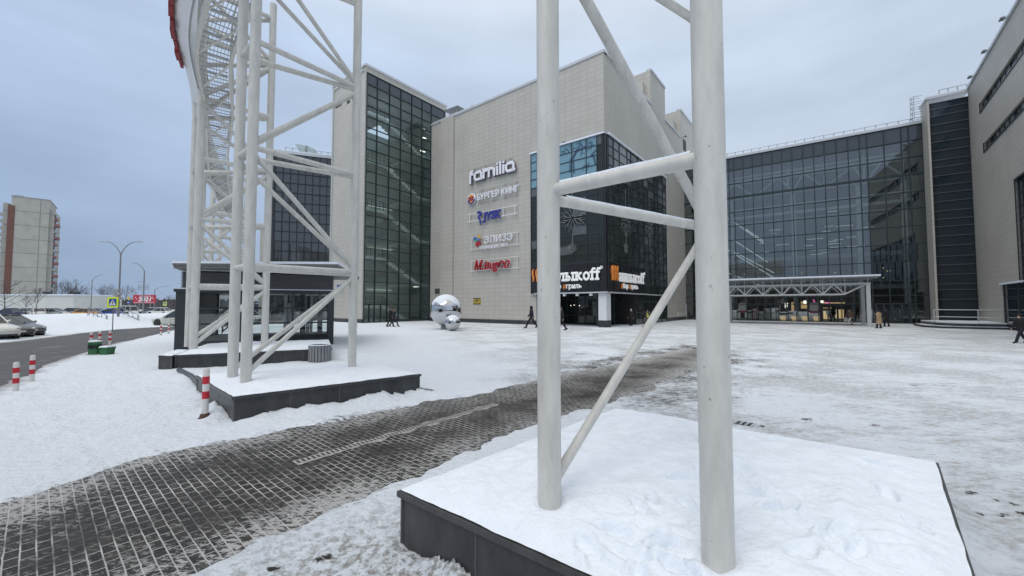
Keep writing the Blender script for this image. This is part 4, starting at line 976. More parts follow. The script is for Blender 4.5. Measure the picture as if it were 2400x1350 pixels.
def rounded(fc, sc, zc, w_, h_, r=.18, n=4):
    P = []
    for cx_, cy_, a0_ in ((1, 1, 0), (-1, 1, 90), (-1, -1, 180), (1, -1, 270)):
        for i in range(n + 1): a = R(a0_ + 90 * i / n); P.append((sc + cx_ * (w_ / 2 - r) + r * math.cos(a), zc + cy_ * (h_ / 2 - r) + r * math.sin(a)))
    return P
for xa, xb in ((1730, 1750), (1896, 1920)):
    s_ = (sdo(xa) + sdo(xb)) / 2; b = MB(); b.fpoly(AT, rounded(AT, s_, 1.75, abs(sdo(xb) - sdo(xa)) * .95, 1.0, .25), .06, .10); q_ = b.build('window_sticker', mat('sticker_grey', (.16, .17, .18), .6), mall)
    b = MB(); b.fbox(AT, s_ - .4, s_ + .45, 1.02, 1.3, .03, .055); b.build('sticker_edge', mat('magenta_dark', (.12, .01, .05), .5), q_)
# entrance canopy
CO = gp(2038, 766); CF = Face(CO, AT.u); cl = CF.S(1690)
zr = CF.Z(2036, 650); zc_t, zc_b = CF.Z(2036, 664), CF.Z(2000, 688)
can = MB(); n = 10
can.fbox(CF, cl, .75, zr, zr + .08, -5.0, .55); ca = can.build('entrance_canopy', M_greym, mall)
b = MB(); b.fbox(CF, cl, .80, zr + .08, zr + .22, -5, .6); b.build('snow_cover', M_snow, ca)
for o in (0, -3.2):
    b = MB(); b.fbox(CF, cl + .3, .2, zc_t - .07, zc_t + .07, o - .07, o + .07)
    pts = [cl + .6 + (0 - (cl + .6)) * i / 7 for i in range(8)]; pts[-1] = 0
    zl = zc_b - .05
    b.fbox(CF, cl + .6, pts[6], zl - .06, zl + .06, o - .06, o + .06)
    for i in range(7):
        m_ = (pts[i] + pts[i + 1]) / 2 if i < 6 else 0
        b.tube(CF.P(pts[i], zl, o), CF.P(m_, zc_t, o), .05, 8)
        if i < 6: b.tube(CF.P(m_, zc_t, o), CF.P(pts[i + 1], zl, o), .05, 8); b.tube(CF.P(pts[i + 1], zl, o), CF.P(pts[i + 1], zc_t, o), .035, 8)
        for q in (pts[i], m_): b.tube(CF.P(q, zc_t, o), CF.P(q, zr, o), .03, 8)
    b.build('canopy_truss', mat('canopy_grey', (.50, .51, .51), .45), ca)
for s_, o in ((0, 0), (0, -3.2), (cl + .55, 0), (cl + .55, -3.2)):
    b = MB(); b.fbox(CF, s_ - .14, s_ + .14, 0, zc_t + .05, o - .14, o + .14); b.build('canopy_column', MATS['canopy_grey'], ca)
# ---- pilaster, dark bay and right wing
p0 = AT.S(2160.5, 300); p1 = AT.S(2189, 500, 2.0); HPi = AT.Z(2176, 233, 2.0)
w = MB(); w.fbox(AT, p0, p1, 0, HPi, -.3, 2.0); w.build('pilaster', M_tile, mall)
sq = AT.S(2270, 260, 1.6); HB = HPi
Qp = AT.P(sq, 0, 1.6); QW = Face(Qp, (-math.sin(R(39.8)), -math.cos(R(39.8)))); HW = QW.Z(2268.5, 211)
bz = [AT.Z(2290, y, 1.6) for y in (752, 727, 701, 678, 664, 641, 618, 597, 571, 548, 525, 507, 487, 464, 443, 424, 401, 380, 363, 340, 318, 297, 276, 254, 237, 222)]
M_led = mat('bright_ledge_metal', (.24, .25, .26), .3, metal=.5)
bay = AT.shift(1.6)
M_bayg = dark_glass('navy_bay_glass', (.020, .030, .040), .55, 1.5)
curtain(bay, [p1, p1 + .25, sq], [z for z in bz], mall, None, M_black, 'dark_bay', .08, .03, .06, lambda i, k: M_bayg)
b = MB()
for z in bz[1:]: b.fbox(AT, p1 + .1, sq - .05, z - .018, z + .018, 1.6, 1.70)
b.build('glazing_ledge', M_led, mall)
coping(AT, p0 - .1, sq, HB, mall, -.5, 2.1)
rr = MB(); 
for zz in (.9,): rr.tube(AT.P(p0 + 1, HB + zz, 1.5), AT.P(sq, HB + zz, 1.5), .035, 6)
for k in range(4): s_ = p0 + 1 + (sq - p0 - 1) * k / 3; rr.tube(AT.P(s_, HB, 1.5), AT.P(s_, HB + .9, 1.5), .035, 6)
for k in range(5):
    z_ = HAt + .4 + k * .55; rr.path([AT.P(p0 - .1, z_, .9), AT.P(p0 - .7, z_, .9), AT.P(p0 - .9, z_, .6), AT.P(p0 - .7, z_, .25), AT.P(p0 - .1, z_, .25)], .025, 5)
for o_, s_ in ((.9, -.7), (.6, -.9), (.25, -.7)): rr.tube(AT.P(p0 + s_, HAt + .3, o_), AT.P(p0 + s_, HAt + 2.7, o_), .022, 5)
rr.build('roof_ladder', M_greym, mall)
SE = 31
def RZ(px, py): return QW.sz(px, py)
h1 = (*[RZ(2297, 241)[0]], SE, RZ(2299, 261)[1], RZ(2297, 241)[1]); h2 = (RZ(2306, 335)[0], SE, RZ(2308, 354)[1], RZ(2306, 335)[1])
h3 = (RZ(2379, 424)[0], SE, RZ(2345, 667)[1], RZ(2379, 424)[1]); h4 = (RZ(2346, 667)[0], SE, -.1, RZ(2345, 667)[1])
w = MB(); holes_wall(w, QW, 0, SE, -.1, HW, [h1, h2, h3, h4], .35); w.build('wall', M_tile, mall)
coping(QW, 0, SE, HW, mall, -.5, .12)
M_ribbon = mat('ribbon_pane', (.20, .23, .23), .05, spec=.7)
for h in (h1, h2):
    curtain(QW.shift(-.2), lin(h[0], h[1], 22), [h[2], h[3]], mall, None, M_dark, 'ribbon_window', .12, .1, .06, lambda i, k: M_ribbon if (i * 7 + 3) % 5 else M_dglass)
    b = MB(); b.fbox(QW, h[0] - .1, h[1], h[2] - .12, h[2], -.3, .06); b.fbox(QW, h[0] - .1, h[0], h[2], h[3], -.3, .05); b.build('window_sill', M_dark, mall)
curtain(QW.shift(-.15), lin(h3[0], h3[1], 7), lin(h3[2], h3[3], 8), mall, M_dglass, M_dark, 'shop_window', .08, .08, .06)
curtain(QW.shift(-.15), lin(h4[0], h4[1], 7), [.05, 1.3, 2.6, h4[3]], mall, M_dglass, M_dark, 'shop_window', .08, .08, .06)
b = MB(); b.fbox(QW, h4[0] - .1, h3[0] + .1, h4[3] - .02, h4[3] + .12, -.3, .08); b.build('snow_ledge', M_snow, mall)
b = MB(); b.fbox(QW, h3[0] - .12, h3[0], h3[2], h3[3] + .15, -.2, .04); b.fbox(QW, h3[0] - .12, h3[1], h3[3], h3[3] + .15, -.2, .05); b.build('window_trim', M_dark, mall)
for px, py in ((2284, 180), (2318, 108), (2362, 22)): floodlight(QW, QW.S(px, py), HW, .22)
# roof slab closing the volumes from above
b = MB()
b.fbox(FA_, sl, 0, HA - .4, HA - .3, -22, -.3); b.fbox(AT, ax[0], sE + 14, HAt + .05, HAt + .12, -30, -.4); b.build('roof', M_snow, mall)
# ---- dark glass wing far left
GO = at(638, 700, 50); GF = Face((GO.x, GO.y), (math.sin(R(70)), math.cos(R(70))))
off = thing('glass_office_block', 'dark blue glass office block behind the pylons left of the stair tower', 'building', (GO.x, GO.y, 0))
HG = GF.Z(640, 357); gw = GF.S(800, 400)
def cG(i, k): return M_spandrel if random.random() < .25 else M_dglass
gs = lin(0, gw, 9); gz = lin(0, HG, 17)
curtain(GF, gs, gz, off, None, M_black, 'curtain_wall', .09, .09, .1, cG)
b = MB(); b.fbox(GF, -.2, gw, HG, HG + .35, -8, .15); q = b.build('roof', M_coping, off); b = MB(); b.fbox(GF, 0, gw, HG + .35, HG + .5, -7.8, .05); b.build('snow_cover', M_snow, q)
b = MB()
for s_ in lin(1, gw, 8): b.tube(GF.P(s_, HG + .3, -.2), GF.P(s_, HG + .9, -.2), .04, 5)
b.tube(GF.P(1, HG + .9, -.2), GF.P(gw, HG + .9, -.2), .03, 5); b.build('roof_rail', M_greym, off)
b = MB(); b.fbox(GF, -.4, 0, 0, HG + .2, -10, .1); b.build('end_wall', M_dark, off)
b = MB(); b.fbox(GF, -1.6, -.42, 0, GF.Z(612, 535), -6, -.5); b.build('annex_wall', M_tile, off)
fs0, fz0 = GF.sz(712, 358); b = MB()
p = [GF.sz(687, 329), GF.sz(706, 357), GF.sz(748, 360), GF.sz(742, 350), GF.sz(733, 341), GF.sz(716, 334)]
b.fpoly(GF, [(a, c) for a, c in p], -1.2, -1.1); fin = b.build('roof_fin', mat('frosted_fin_glass', (.45, .52, .54), .25), off)
b = MB(); b.tube(GF.P(*GF.sz(716, 334), -1.05), GF.P(*GF.sz(712, 357), -1.05), .06, 6); b.build('fin_strut', M_greym, fin)
# ---- low terrace with railing by the right wing
t0 = gp(2198, 769); tf = Face(t0, (gp(2400, 773) - gp(2198, 769))[:2]); L = (gp(2400, 773) - gp(2198, 769)).length + 2
ter = thing('raised_terrace', 'low dark stepped terrace with metal railing in front of the dark bay', 'terrace', (t0.x, t0.y, 0))
def tpoly(gs, ex): return [tuple(tf.P(a, 0, o)[:2]) for a, o in ((ex, .5 - gs), (2.2, .9 - gs), (L - 2.2, .9 - gs), (L, -.1), (L, -5), (gs, -5), (ex - .6, -1.4))]
b = MB(); b.prism(tpoly(0, 0), -.05, .17); b.build('step', M_granite, ter)
b = MB(); b.prism(tpoly(.5, .9), .17, .42); b.build('platform', M_granite, ter)
b = MB(); b.prism(tpoly(.55, 1.0), .42, .53); b.build('snow_cover', M_snow, ter)
b = MB(); b.prism(tpoly(.15, .2), .17, .21); b.build('snow_cover', M_snow, ter)
b = MB()
for zz in (1.55, .95): b.path([tf.P(.2, zz, -1.2), tf.P(2.4, zz, .05), tf.P(L - 2, zz, .05)], .03, 8)
for s_, o in ((.2, -1.2), (2.4, .05), (4.6, .05), (6.6, .05), (L - 2, .05)): b.tube(tf.P(s_, .5, o), tf.P(s_, 1.55, o), .035, 8)
b.build('railing', M_coping, ter, True)
# ================================================================== SHOP SIGNS
def glyphs(b, fc, defs, s0, z0, k, kw, r, o, d=.06, gap=.22):
    x = 0
    for w_, strokes in defs:
        for st_ in strokes: b.stroke(fc, [(s0 + (x + p[0]) * kw, z0 + p[1] * k) for p in st_], r, o, d)
        x += w_ + gap
    return x - gap
gA = (.92, [[(.86, .0), (.86, .8), (.74, .98), (.2, .98), (.04, .8), (.04, .2), (.2, .02), (.80, .02)], [(.86, .12), (1.0, .02)]])
gF = (.42, [[(.08, -.25), (.08, 1.0), (.16, 1.22), (.42, 1.28)], [(.08, .88), (.42, .88)]])
gM = (1.42, [[(.04, 0), (.04, .98), (1.1, .98), (1.34, .82), (1.34, 0)], [(.70, 0), (.70, .95)]])
gI = (.14, [[(.08, 0), (.08, .96)], [(.08, 1.32), (.09, 1.40)]]); gL = (.14, [[(.08, 0), (.08, 1.48)]])
FAM = [gF, gA, gM, gI, gL, gI, gA]
def rails(fc, t, s0, s1, zs, posts, o=.2, r=.028, m=None):
    b = MB()
    for z in zs: b.tube(fc.P(s0, z, o), fc.P(s1, z, o), r, 6)
    for s_ in posts:
        b.tube(fc.P(s_, zs[0] - .12, o), fc.P(s_, zs[-1] + .12, o), r, 6)
        for z in (zs[0], zs[-1]): b.tube(fc.P(s_, z, 0), fc.P(s_, z, o), r, 6)
    return b.build('fixing_frame', m or M_white, t)
def sgn(name, label, px, py):
    s_, z = FA_.sz(px, py); p = FA_.P(s_, z, .1); return thing(name, label, 'shop sign', tuple(p))
t = sgn('shop_sign', 'white rounded lower case letters, topmost sign on the beige wall', 1155, 405)
s0, z0 = FA_.sz(1104, 428); s1 = FA_.S(1210, 395); tot = sum(g[0] for g in FAM) + .22 * (len(FAM) - 1); kw = (s1 - s0 - .15) / tot
zx = FA_.Z(1145, 421) ; hx = abs(FA_.Z(1180, 384) - FA_.Z(1180, 411)) / 1.5
b = MB(); glyphs(b, FA_, FAM, s0 + .1, z0, hx, kw, .155, .34, .08); b.build('letters', M_whiteletter, t, True)
b = MB(); glyphs(b, FA_, FAM, s0 + .1 + .03, z0 - .04, hx, kw, .20, .22, .05); b.build('letter_backing', mat('letter_side', (.09, .07, .12), .5), t, True)
rails(FA_, t, s0 + .6, s1 - .3, (z0 - .2, z0 + hx * 1.6), [s0 + .8, s0 + 2.4, s1 - .7], .15, .02, M_greym)
t = sgn('shop_sign', 'round orange bun logo and white capital lettering, second sign down the wall', 1160, 455)
s0, z0 = FA_.sz(1122, 471); s1 = FA_.S(1220, 440); hc = abs(FA_.Z(1160, 453) - FA_.Z(1160, 467))
text_mesh('letters', 'БУРГЕР КИНГ', FA_, s0, z0, hc, M_whiteletter, t, .28, .05, s1 - s0, .018)
rails(FA_, t, s0 + .2, s1 - .2, (z0 - .35, z0 + hc + .4), [FA_.S(x) for x in (1131, 1158, 1185, 1213)], .16, .016, M_greym)
cs_, cz_ = FA_.sz(1108.5, 467); rr_ = abs(FA_.Z(1108, 454.5) - FA_.Z(1108, 480)) / 2
def disc(rx, rz, a0=0, a1=360, cx=0, cz=0, n=28): return [(cs_ + cx + rx * math.cos(R(a0 + (a1 - a0) * i / n)), cz_ + cz + rz * math.sin(R(a0 + (a1 - a0) * i / n))) for i in range(n + (a1 - a0 < 360))]
b = MB(); b.fpoly(FA_, disc(rr_ * .98, rr_), .12, .26); lg = b.build('logo_disc', M_whiteletter, t)
bl = MB(); bl.fpoly(FA_, disc(rr_ * .96, rr_ * .98, 195, 350) + disc(rr_ * .72, rr_ * .72, 350, 195, .06, .06), .262, .29); bl.build('blue_swoosh', M_blue, lg)
og = MB(); og.fpoly(FA_, disc(rr_ * .60, rr_ * .62, 18, 162, 0, .08), .262, .30); og.fpoly(FA_, disc(rr_ * .55, rr_ * .56, 205, 335, 0, -.12), .262, .30); og.build('bun', mat('bun_orange', (.72, .30, .03), .4), lg)
text_mesh('logo_lettering', 'BURGER', FA_, cs_ - rr_ * .74, cz_ + .02, rr_ * .30, M_red, lg, .31, .02, rr_ * 1.42, .03)
text_mesh('logo_lettering', 'KING', FA_, cs_ - rr_ * .62, cz_ - rr_ * .38, rr_ * .34, M_red, lg, .31, .02, rr_ * 1.25, .03)
t = sgn('shop_sign', 'dark blue lettering with goose emblem on white rails, middle sign on wall', 1160, 508)
s0, z0 = FA_.sz(1136, 517.5); s1 = FA_.S(1179, 507); hc = abs(FA_.Z(1160, 495) - FA_.Z(1160, 513))
text_mesh('letters', 'JYSK', FA_, s0, z0, hc, M_blue, t, .30, .06, s1 - s0, .045, .12)
rs0, rs1 = FA_.S(1098), FA_.S(1216); zr0, zr1 = FA_.Z(1098, 521), FA_.Z(1098, 506)
rails(FA_, t, rs0, rs1, (zr0 - .05, zr1 + .05), [FA_.S(x) for x in (1103, 1155, 1182, 1210)], .2, .05)
b = MB(); gpts = [FA_.sz(x, y) for x, y in ((1124.5, 499), (1127, 498), (1131, 499), (1134, 503), (1131, 506), (1126.5, 508), (1126, 511), (1129, 515), (1130.5, 520), (1131, 527))]
b.stroke(FA_, gpts, .11, .33, .05); b.stroke(FA_, [FA_.sz(1124, 500), FA_.sz(1128, 501), FA_.sz(1133, 504)], .10, .33, .05); b.build('goose_emblem', M_blue, t, True)
t = sgn('shop_sign', 'thin white lettering with multicoloured butterfly emblem, fourth sign down', 1165, 565)
s0, z0 = FA_.sz(1139, 571); s1 = FA_.S(1205, 562); hc = abs(FA_.Z(1170, 552.5) - FA_.Z(1170, 568.5))
text_mesh('letters', 'ЭЛИЗЭ', FA_, s0, z0, hc, M_whiteletter, t, .30, .05, s1 - s0, .0)
s0b, z0b = FA_.sz(1128, 585.5); s1b = FA_.S(1194.5, 580)
text_mesh('letters', 'ПРОФКОСМЕТИКА', FA_, s0b, z0b, hc * .47, M_whiteletter, t, .30, .05, s1b - s0b, .012)
zl0, zl1 = FA_.Z(1103, 586), FA_.Z(1103, 561)
rails(FA_, t, FA_.S(1105), FA_.S(1220), (zl0, zl1), [FA_.S(1108), FA_.S(1215)], .18, .035)
bc = FA_.sz(1123.5, 566)
def wing(dx, dz, a, c): return [(bc[0] + dx + (p[0] * math.cos(a) - p[1] * math.sin(a)) * c, bc[1] + dz + (p[0] * math.sin(a) + p[1] * math.cos(a)) * c) for p in ((-.08, 0), (-.30, .30), (-.34, .62), (-.1, .72), (.12, .52), (.08, .1))]
for a, c, m in ((R(38), 1.0, mat('wing_blue', (.02, .12, .42), .4)), (R(55), .62, mat('wing_green', (.06, .32, .16), .4)), (R(-42), 1.0, mat('wing_yellow', (.65, .42, .05), .4)), (R(-55), .62, mat('wing_azure', (.05, .2, .55), .4)), (R(150), .85, M_red), (R(-150), .85, mat('wing_dark_red', (.4, .02, .04), .4))):
    b = MB(); b.fpoly(FA_, wing(0, 0, a, c), .24 + (.03 if c < .8 else 0) + random.random() * .004, .32 + (.03 if c < .8 else 0) + random.random() * .004); b.build('butterfly_wing', m, t)
t = sgn('shop_sign', 'red slanted script lettering, lowest sign on the beige wall', 1160, 625)
s0, z0 = FA_.sz(1116, 635); s1 = FA_.S(1199, 630); hc = abs(FA_.Z(1130, 609) - FA_.Z(1130, 634))
lo = text_mesh('letters', 'М.вugео', FA_, s0, z0 + .05, hc * .92, M_red, t, .30, .09, s1 - s0, .006, .32)
text_mesh('letter_backing', 'М.вugео', FA_, s0 - .03, z0 + .06, hc * .93, M_whiteletter, t, .2, .04, s1 - s0 + .06, .03, .32)
zl0, zl1 = FA_.Z(1105, 636), FA_.Z(1105, 612)
rails(FA_, t, FA_.S(1105), FA_.S(1220), (zl0, zl1), [FA_.S(1108), FA_.S(1215)], .18, .035)
def ring(cx, cy, rx, ry, n=14): return [(cx + rx * math.cos(2 * math.pi * i / n), cy + ry * math.sin(2 * math.pi * i / n)) for i in range(n + 1)]
hs = lambda x, y, w_=.16: [(x - w_, y), (x + w_, y)]
SHA = [(.74, [[(.1, .82), (.25, .98), (.48, .96), (.58, .78), (.58, .12), (.74, .02)], [(.56, .58), (.2, .48), (.06, .28), (.12, .06), (.32, .02), (.56, .2)]]),
       (1.1, [[(.12, 1), (.12, .03)], [(.55, 1), (.55, .03)], [(.98, 1), (.98, .03)], [(0, .03), (1.1, .03)], hs(.12, 1, .13), hs(.55, 1, .13), hs(.98, 1, .13)]),
       (.86, [[(.0, .03), (.14, .12), (.3, .98)], [(.2, .98), (.84, .98)], [(.72, .98), (.72, .03)], hs(.72, .03), hs(.1, .03, .1)]),
       (1.12, [[(.14, 1), (.14, .03)], [(.14, .56), (.42, .54), (.56, .3), (.42, .05), (.14, .03)], [(.96, 1), (.96, .03)], hs(.14, 1), hs(.14, .03), hs(.96, 1), hs(.96, .03)]),
       (.86, [[(.14, 1), (.14, .03)], [(.14, .46), (.36, .52), (.58, .9), (.74, .97)], [(.36, .52), (.62, .1), (.8, .03)], hs(.14, 1), hs(.14, .03)]),
       (.74, [ring(.37, .5, .31, .48)]),
       (.46, [[(.2, .03), (.2, 1.25), (.32, 1.46), (.52, 1.44)], hs(.2, .98, .22), hs(.2, .03)]), (.46, [[(.2, .03), (.2, 1.25), (.32, 1.46), (.54, 1.4)], hs(.2, .98, .22), hs(.2, .03)])]
def grill_sign(fc, label, sfl, sA, sEnd, zbase, hx, o, sub0, sub1, zsub, hsub):
    p = fc.P((sA + sEnd) / 2, zbase, o); t = thing('restaurant_sign', label, 'shop sign', tuple(p))
    tot = sum(g[0] for g in SHA) + .13 * (len(SHA) - 1); kw = (sEnd - sA) / tot
    b = MB(); glyphs(b, fc, SHA, sA, zbase, hx, kw, min(.13, kw * .13), o, .07, .13); b.build('letters', M_litletter, t, True)
    fl = MB(); w_ = (sA - sfl) / 3.1
    for i in range(3):
        x0 = sfl + i * w_; H_ = hx * 2.0
        P = [(x0 + w_ * .40, -.02), (x0 + w_ * .68, .14), (x0 + w_ * .72, .35), (x0 + w_ * .52, .6), (x0 + w_ * .5, .85), (x0 + w_ * .60, 1.0), (x0 + w_ * .28, .9), (x0 + w_ * .14, .68), (x0 + w_ * .28, .42), (x0 + w_ * .42, .2)]
        fl.fpoly(fc, [(a, zbase + .0 + z * H_) for a, z in P], o - .08, o + .08)
    fl.build('flame', M_orange, t)
    wd = sub1 - sub0
    text_mesh('lettering', '#', fc, sub0, zsub, hsub, M_orange, t, o, .04, wd * .085); text_mesh('lettering', 'бар', fc, sub0 + wd * .10, zsub, hsub, M_litletter, t, o, .04, wd * .30, .01)
    text_mesh('lettering', '#', fc, sub0 + wd * .46, zsub, hsub, M_orange, t, o, .04, wd * .085); text_mesh('lettering', 'гриль', fc, sub0 + wd * .56, zsub, hsub, M_litletter, t, o, .04, wd * .44, .01)
    text_mesh('trade_mark', '®', fc, sEnd + .05, zbase + hx * 1.35, hx * .42, M_litletter, t, o, .04)
    return t
O_ = .42
zA, hxA = FA_.Z(1380, 655, O_), abs(FA_.Z(1375, 640, O_) - FA_.Z(1375, 657, O_))
grill_sign(FA_, 'lit white serif lettering with orange flames on black fascia, behind the thick pole', FA_.S(1246, 650, O_), FA_.S(1272, 650, O_), FA_.S(1405, 650, O_), zA, hxA, O_, FA_.S(1285, 670, O_), FA_.S(1363, 670, O_), FA_.Z(1340, 676, O_), .48)
zB = FB_.Z(1480, 661, O_); hxB = abs(FB_.Z(1475, 643, O_) - FB_.Z(1475, 659, O_))
grill_sign(FB_, 'lit white serif lettering with three orange flames, right of the building corner', FB_.S(1433, 650, O_), FB_.S(1451, 650, O_), FB_.S(1509, 650, O_), zB, hxB, O_, FB_.S(1456, 670, O_), FB_.S(1495, 670, O_), FB_.Z(1470, 676, O_), .48)
# bicycle parking sign and house number plate
sb0, zb1 = FA_.sz(1110, 699); sb1, zb0 = FA_.sz(1127, 713); p = FA_.P(sb0, zb0, .05)
t = thing('bicycle_sign', 'small yellow sign with a black bicycle on the beige wall', 'sign', tuple(p))
b = MB(); b.fbox(FA_, sb0, sb1, zb0, zb1, .02, .05); b.build('plate', mat('ochre_sign', (.48, .36, .06), .5), t)
b = MB(); sc_ = (sb0 + sb1) / 2; zc_ = (zb0 + zb1) / 2 - .05; k = (sb1 - sb0) * .19
for q in (-1.25, 1.25): b.stroke(FA_, [(sc_ + q * k + a, zc_ + c) for a, c in ring(0, 0, k, k)], .018, .06, .01, 4)
for st_ in ([(-1.25, 0), (-.5, 1.1), (.9, 1.1), (1.25, 0)], [(-1.25, 0), (.1, 0), (.9, 1.1)], [(.1, 0), (-.6, 1.35)], [(1.25, 0), (.8, 1.5), (1.15, 1.6)], [(-.8, 1.35), (-.4, 1.35)]): b.stroke(FA_, [(sc_ + a * k, zc_ + c * k) for a, c in st_], .018, .06, .01, 4)
b.fbox(FA_, sb0, sb1, zb1 - .08, zb1, .051, .056); b.fbox(FA_, sb0, sb1, zb0, zb0 + .06, .051, .056); b.build('bicycle_symbol', M_black, t)
sa0, za1 = T2.sz(797, 668); sa1, za0 = T2.sz(805, 677); p = T2.P(sa0, za0, .1)
t = thing('address_plate', 'small dark blue house number plate on the stair tower wall', 'sign', tuple(p))
b = MB(); b.fbox(T2, sa0, sa1, za0, za1, .3, .36); b.fbox(T2, sa0 + .2, sa0 + .24, (za0 + za1) / 2, (za0 + za1) / 2 + .04, 0, .3); b.build('plate', M_blue, t); text_mesh('lettering', '4', T2, (sa0 + sa1) / 2 - .05, za0 + .1, .2, M_whiteletter, t, .365, .004)
# snowflake light ornaments hung on the corner glazing, mural drawing
def flake(fc, px, py, rad, label, o=.36, small=False):
    s_, z_ = fc.sz(px, py, o); t = thing('snowflake_ornament', label, 'ornament', tuple(fc.P(s_, z_, o)), 'snowflake ornaments on the corner glazing')
    b = MB(); lw = .020 if not small else .016
    for i in range(6):
        a = R(90 + 60 * i); ca, sa = math.cos(a), math.sin(a); f = lambda u_, v_: fc.P(s_ + (u_ * ca - v_ * sa) * rad, z_ + (u_ * sa + v_ * ca) * rad, o)
        b.path([f(.12, 0), f(.45, .14), f(1, 0), f(.45, -.14), f(.12, 0)], lw, 4)
        for q in (.5, .72):
            for sg2 in (-1, 1): b.path([f(q - .12, .1 * sg2), f(q + .14, .3 * sg2)], lw, 4)
    b.build('arms', M_greym, t)
    if not small: b = MB(); b.tube(fc.P(s_, z_ - rad, o), fc.P(s_, z_ - rad * 1.9, o), .012, 4); b.tube(fc.P(s_, z_ + rad, o), fc.P(s_, z_ + rad * 2.2, o), .012, 4); b.build('cable', M_coping, t)
flake(FA_, 1342, 511, 1.42, 'large white wire snowflake on dark glazing left of the corner')
flake(FA_, 1341, 581, .55, 'small wire snowflake low on the glazing left of the corner', small=True)
flake(FB_, 1467, 522, 1.45, 'large wire snowflake nearest the corner on the right hand glazing')
flake(FB_, 1467, 582, .55, 'small wire snowflake low on the right hand glazing', small=True)
flake(FB_, 1522, 528, 1.45, 'large wire snowflake farther right on the right hand glazing')
b = MB(); mo = .24
def mst(pts, r): b.stroke(FA_, [FA_.sz(x, y, mo) for x, y in pts], r, mo, .01, 4)
for q in ((1336, 402, 1337, 375, 1350, 356, 1372, 343), (1345, 404, 1343, 372, 1352, 352, 1360, 338), (1290, 402, 1292, 380, 1300, 360, 1308, 348), (1395, 385, 1393, 372, 1388, 362, 1398, 350)):
    mst([(q[i], q[i + 1]) for i in range(0, 8, 2)], .13)
rg = random.Random(11)
for _ in range(46):
    x, y = rg.uniform(1262, 1398), rg.uniform(336, 368); mst([(x, y), (x + rg.uniform(-4, 4), y - rg.uniform(2, 6)), (x + rg.uniform(-9, 9), y - rg.uniform(4, 10))], rg.uniform(.02, .06))
mst([(1366, 393), (1371, 388), (1378, 388), (1380, 384)], .09); mst([(1367, 393), (1365, 399)], .04); mst([(1377, 388), (1376, 398)], .04); mst([(1380, 384), (1379, 379)], .03)
b.build('mural_drawing', mat('mural_blue', (.05, .10, .17), .4), mall)
# planters inside the entrance
proto = None
for i, px in enumerate((1835, 1861, 1886, 1914)):
    p = AT.P(AT.S(px), 0.03, -.55)
    if proto is None:
        proto = thing('glowing_planter', '', 'planter', (0, 0, 0), 'lit planters behind the entrance glass')
        b = MB(); b.lathe((0, 0, 0), [(.24, 0), (.38, .62), (.33, .62), (.31, .5)], 14); b.build('pot', mat('lit_pot', (.7, .5, .25), .5, emit=(1, .66, .28), estr=.38), proto, True)
        b = MB(); b.lathe((0, 0, .5), [(.33, 0), (.30, .3), (.0, .36)], 12); b.build('foliage', mat('pale_plant', (.22, .23, .2), .8), proto)
        o = proto; o.location = p
    else: o = dup(proto, p)
    o['label'] = ('leftmost glowing yellow planter behind the entrance glass', 'second glowing yellow planter from the revolving door', 'third glowing planter, left of the grey window sticker', 'glowing planter right beneath the grey window sticker')[i]
# ================================================================== MIRROR SPHERES
M_mirror = mat('mirror_steel', (.56, .56, .57), .03, metal=1.0, noise_amt=.05, nscale=3)
def snowy_sphere(c, r, label, foot):
    t = thing('mirror_sphere', label, 'sculpture', (c[0], c[1], 0), 'mirror ball sculpture')
    b = MB(); n = 40; b.lathe(c, [(max(r * math.sin(math.pi * i / n), 1e-5), -r * math.cos(math.pi * i / n)) for i in range(n + 1)], 64); b.build('ball', M_mirror, t, True)
    b = MB(); prof = [(r * 1.012 * math.sin(R(66)) * 1, r * 1.012 * math.cos(R(66)))] + [(max(1e-5, r * (1.012 + .035 * (1 - a / 66) ** .5) * math.sin(R(a))), r * (1.012 + .035 * (1 - a / 66) ** .5) * math.cos(R(a))) for a in range(60, -1, -5)]
    b.lathe(c, prof, 40)
    for i, v in enumerate(b.v):
        d = Vector(v) - Vector(c); ang = math.degrees(math.acos(max(-1, min(1, d.z / d.length))))
        if ang > 40:
            k = .5 + fbm(v[0] * 1.0, v[1], 2.0 / r, 3); e_ = d.length; na = R(ang + (12 - 30 * k) * (ang - 40) / 26); az = math.atan2(d.y, d.x); b.v[i] = tuple(Vector(c) + Vector((math.cos(az) * math.sin(na), math.sin(az) * math.sin(na), math.cos(na))) * e_)
    b.build('snow_cap', M_snow, t, True)
    b = MB(); b.lathe((c[0], c[1], 0), foot, 16); b.build('foot', M_greym, t)
pS = gp(1047, 772); dS = pS.y
c1 = at(1045.5, 728, dS); r1 = 36.5 / F * dS
snowy_sphere(tuple(c1), r1, 'big mirror ball with a cap of snow on the square', [(.42, 0), (.42, .2), (.3, .35), (.3, c1.z - r1 + .2)])
pS2 = gp(1062, 776); c2 = at(1061, 757, pS2.y); r2 = 18 / F * pS2.y
snowy_sphere(tuple(c2), r2, 'small mirror ball in front of the big one', [(.12, 0), (.12, c2.z - r2 + .06)])
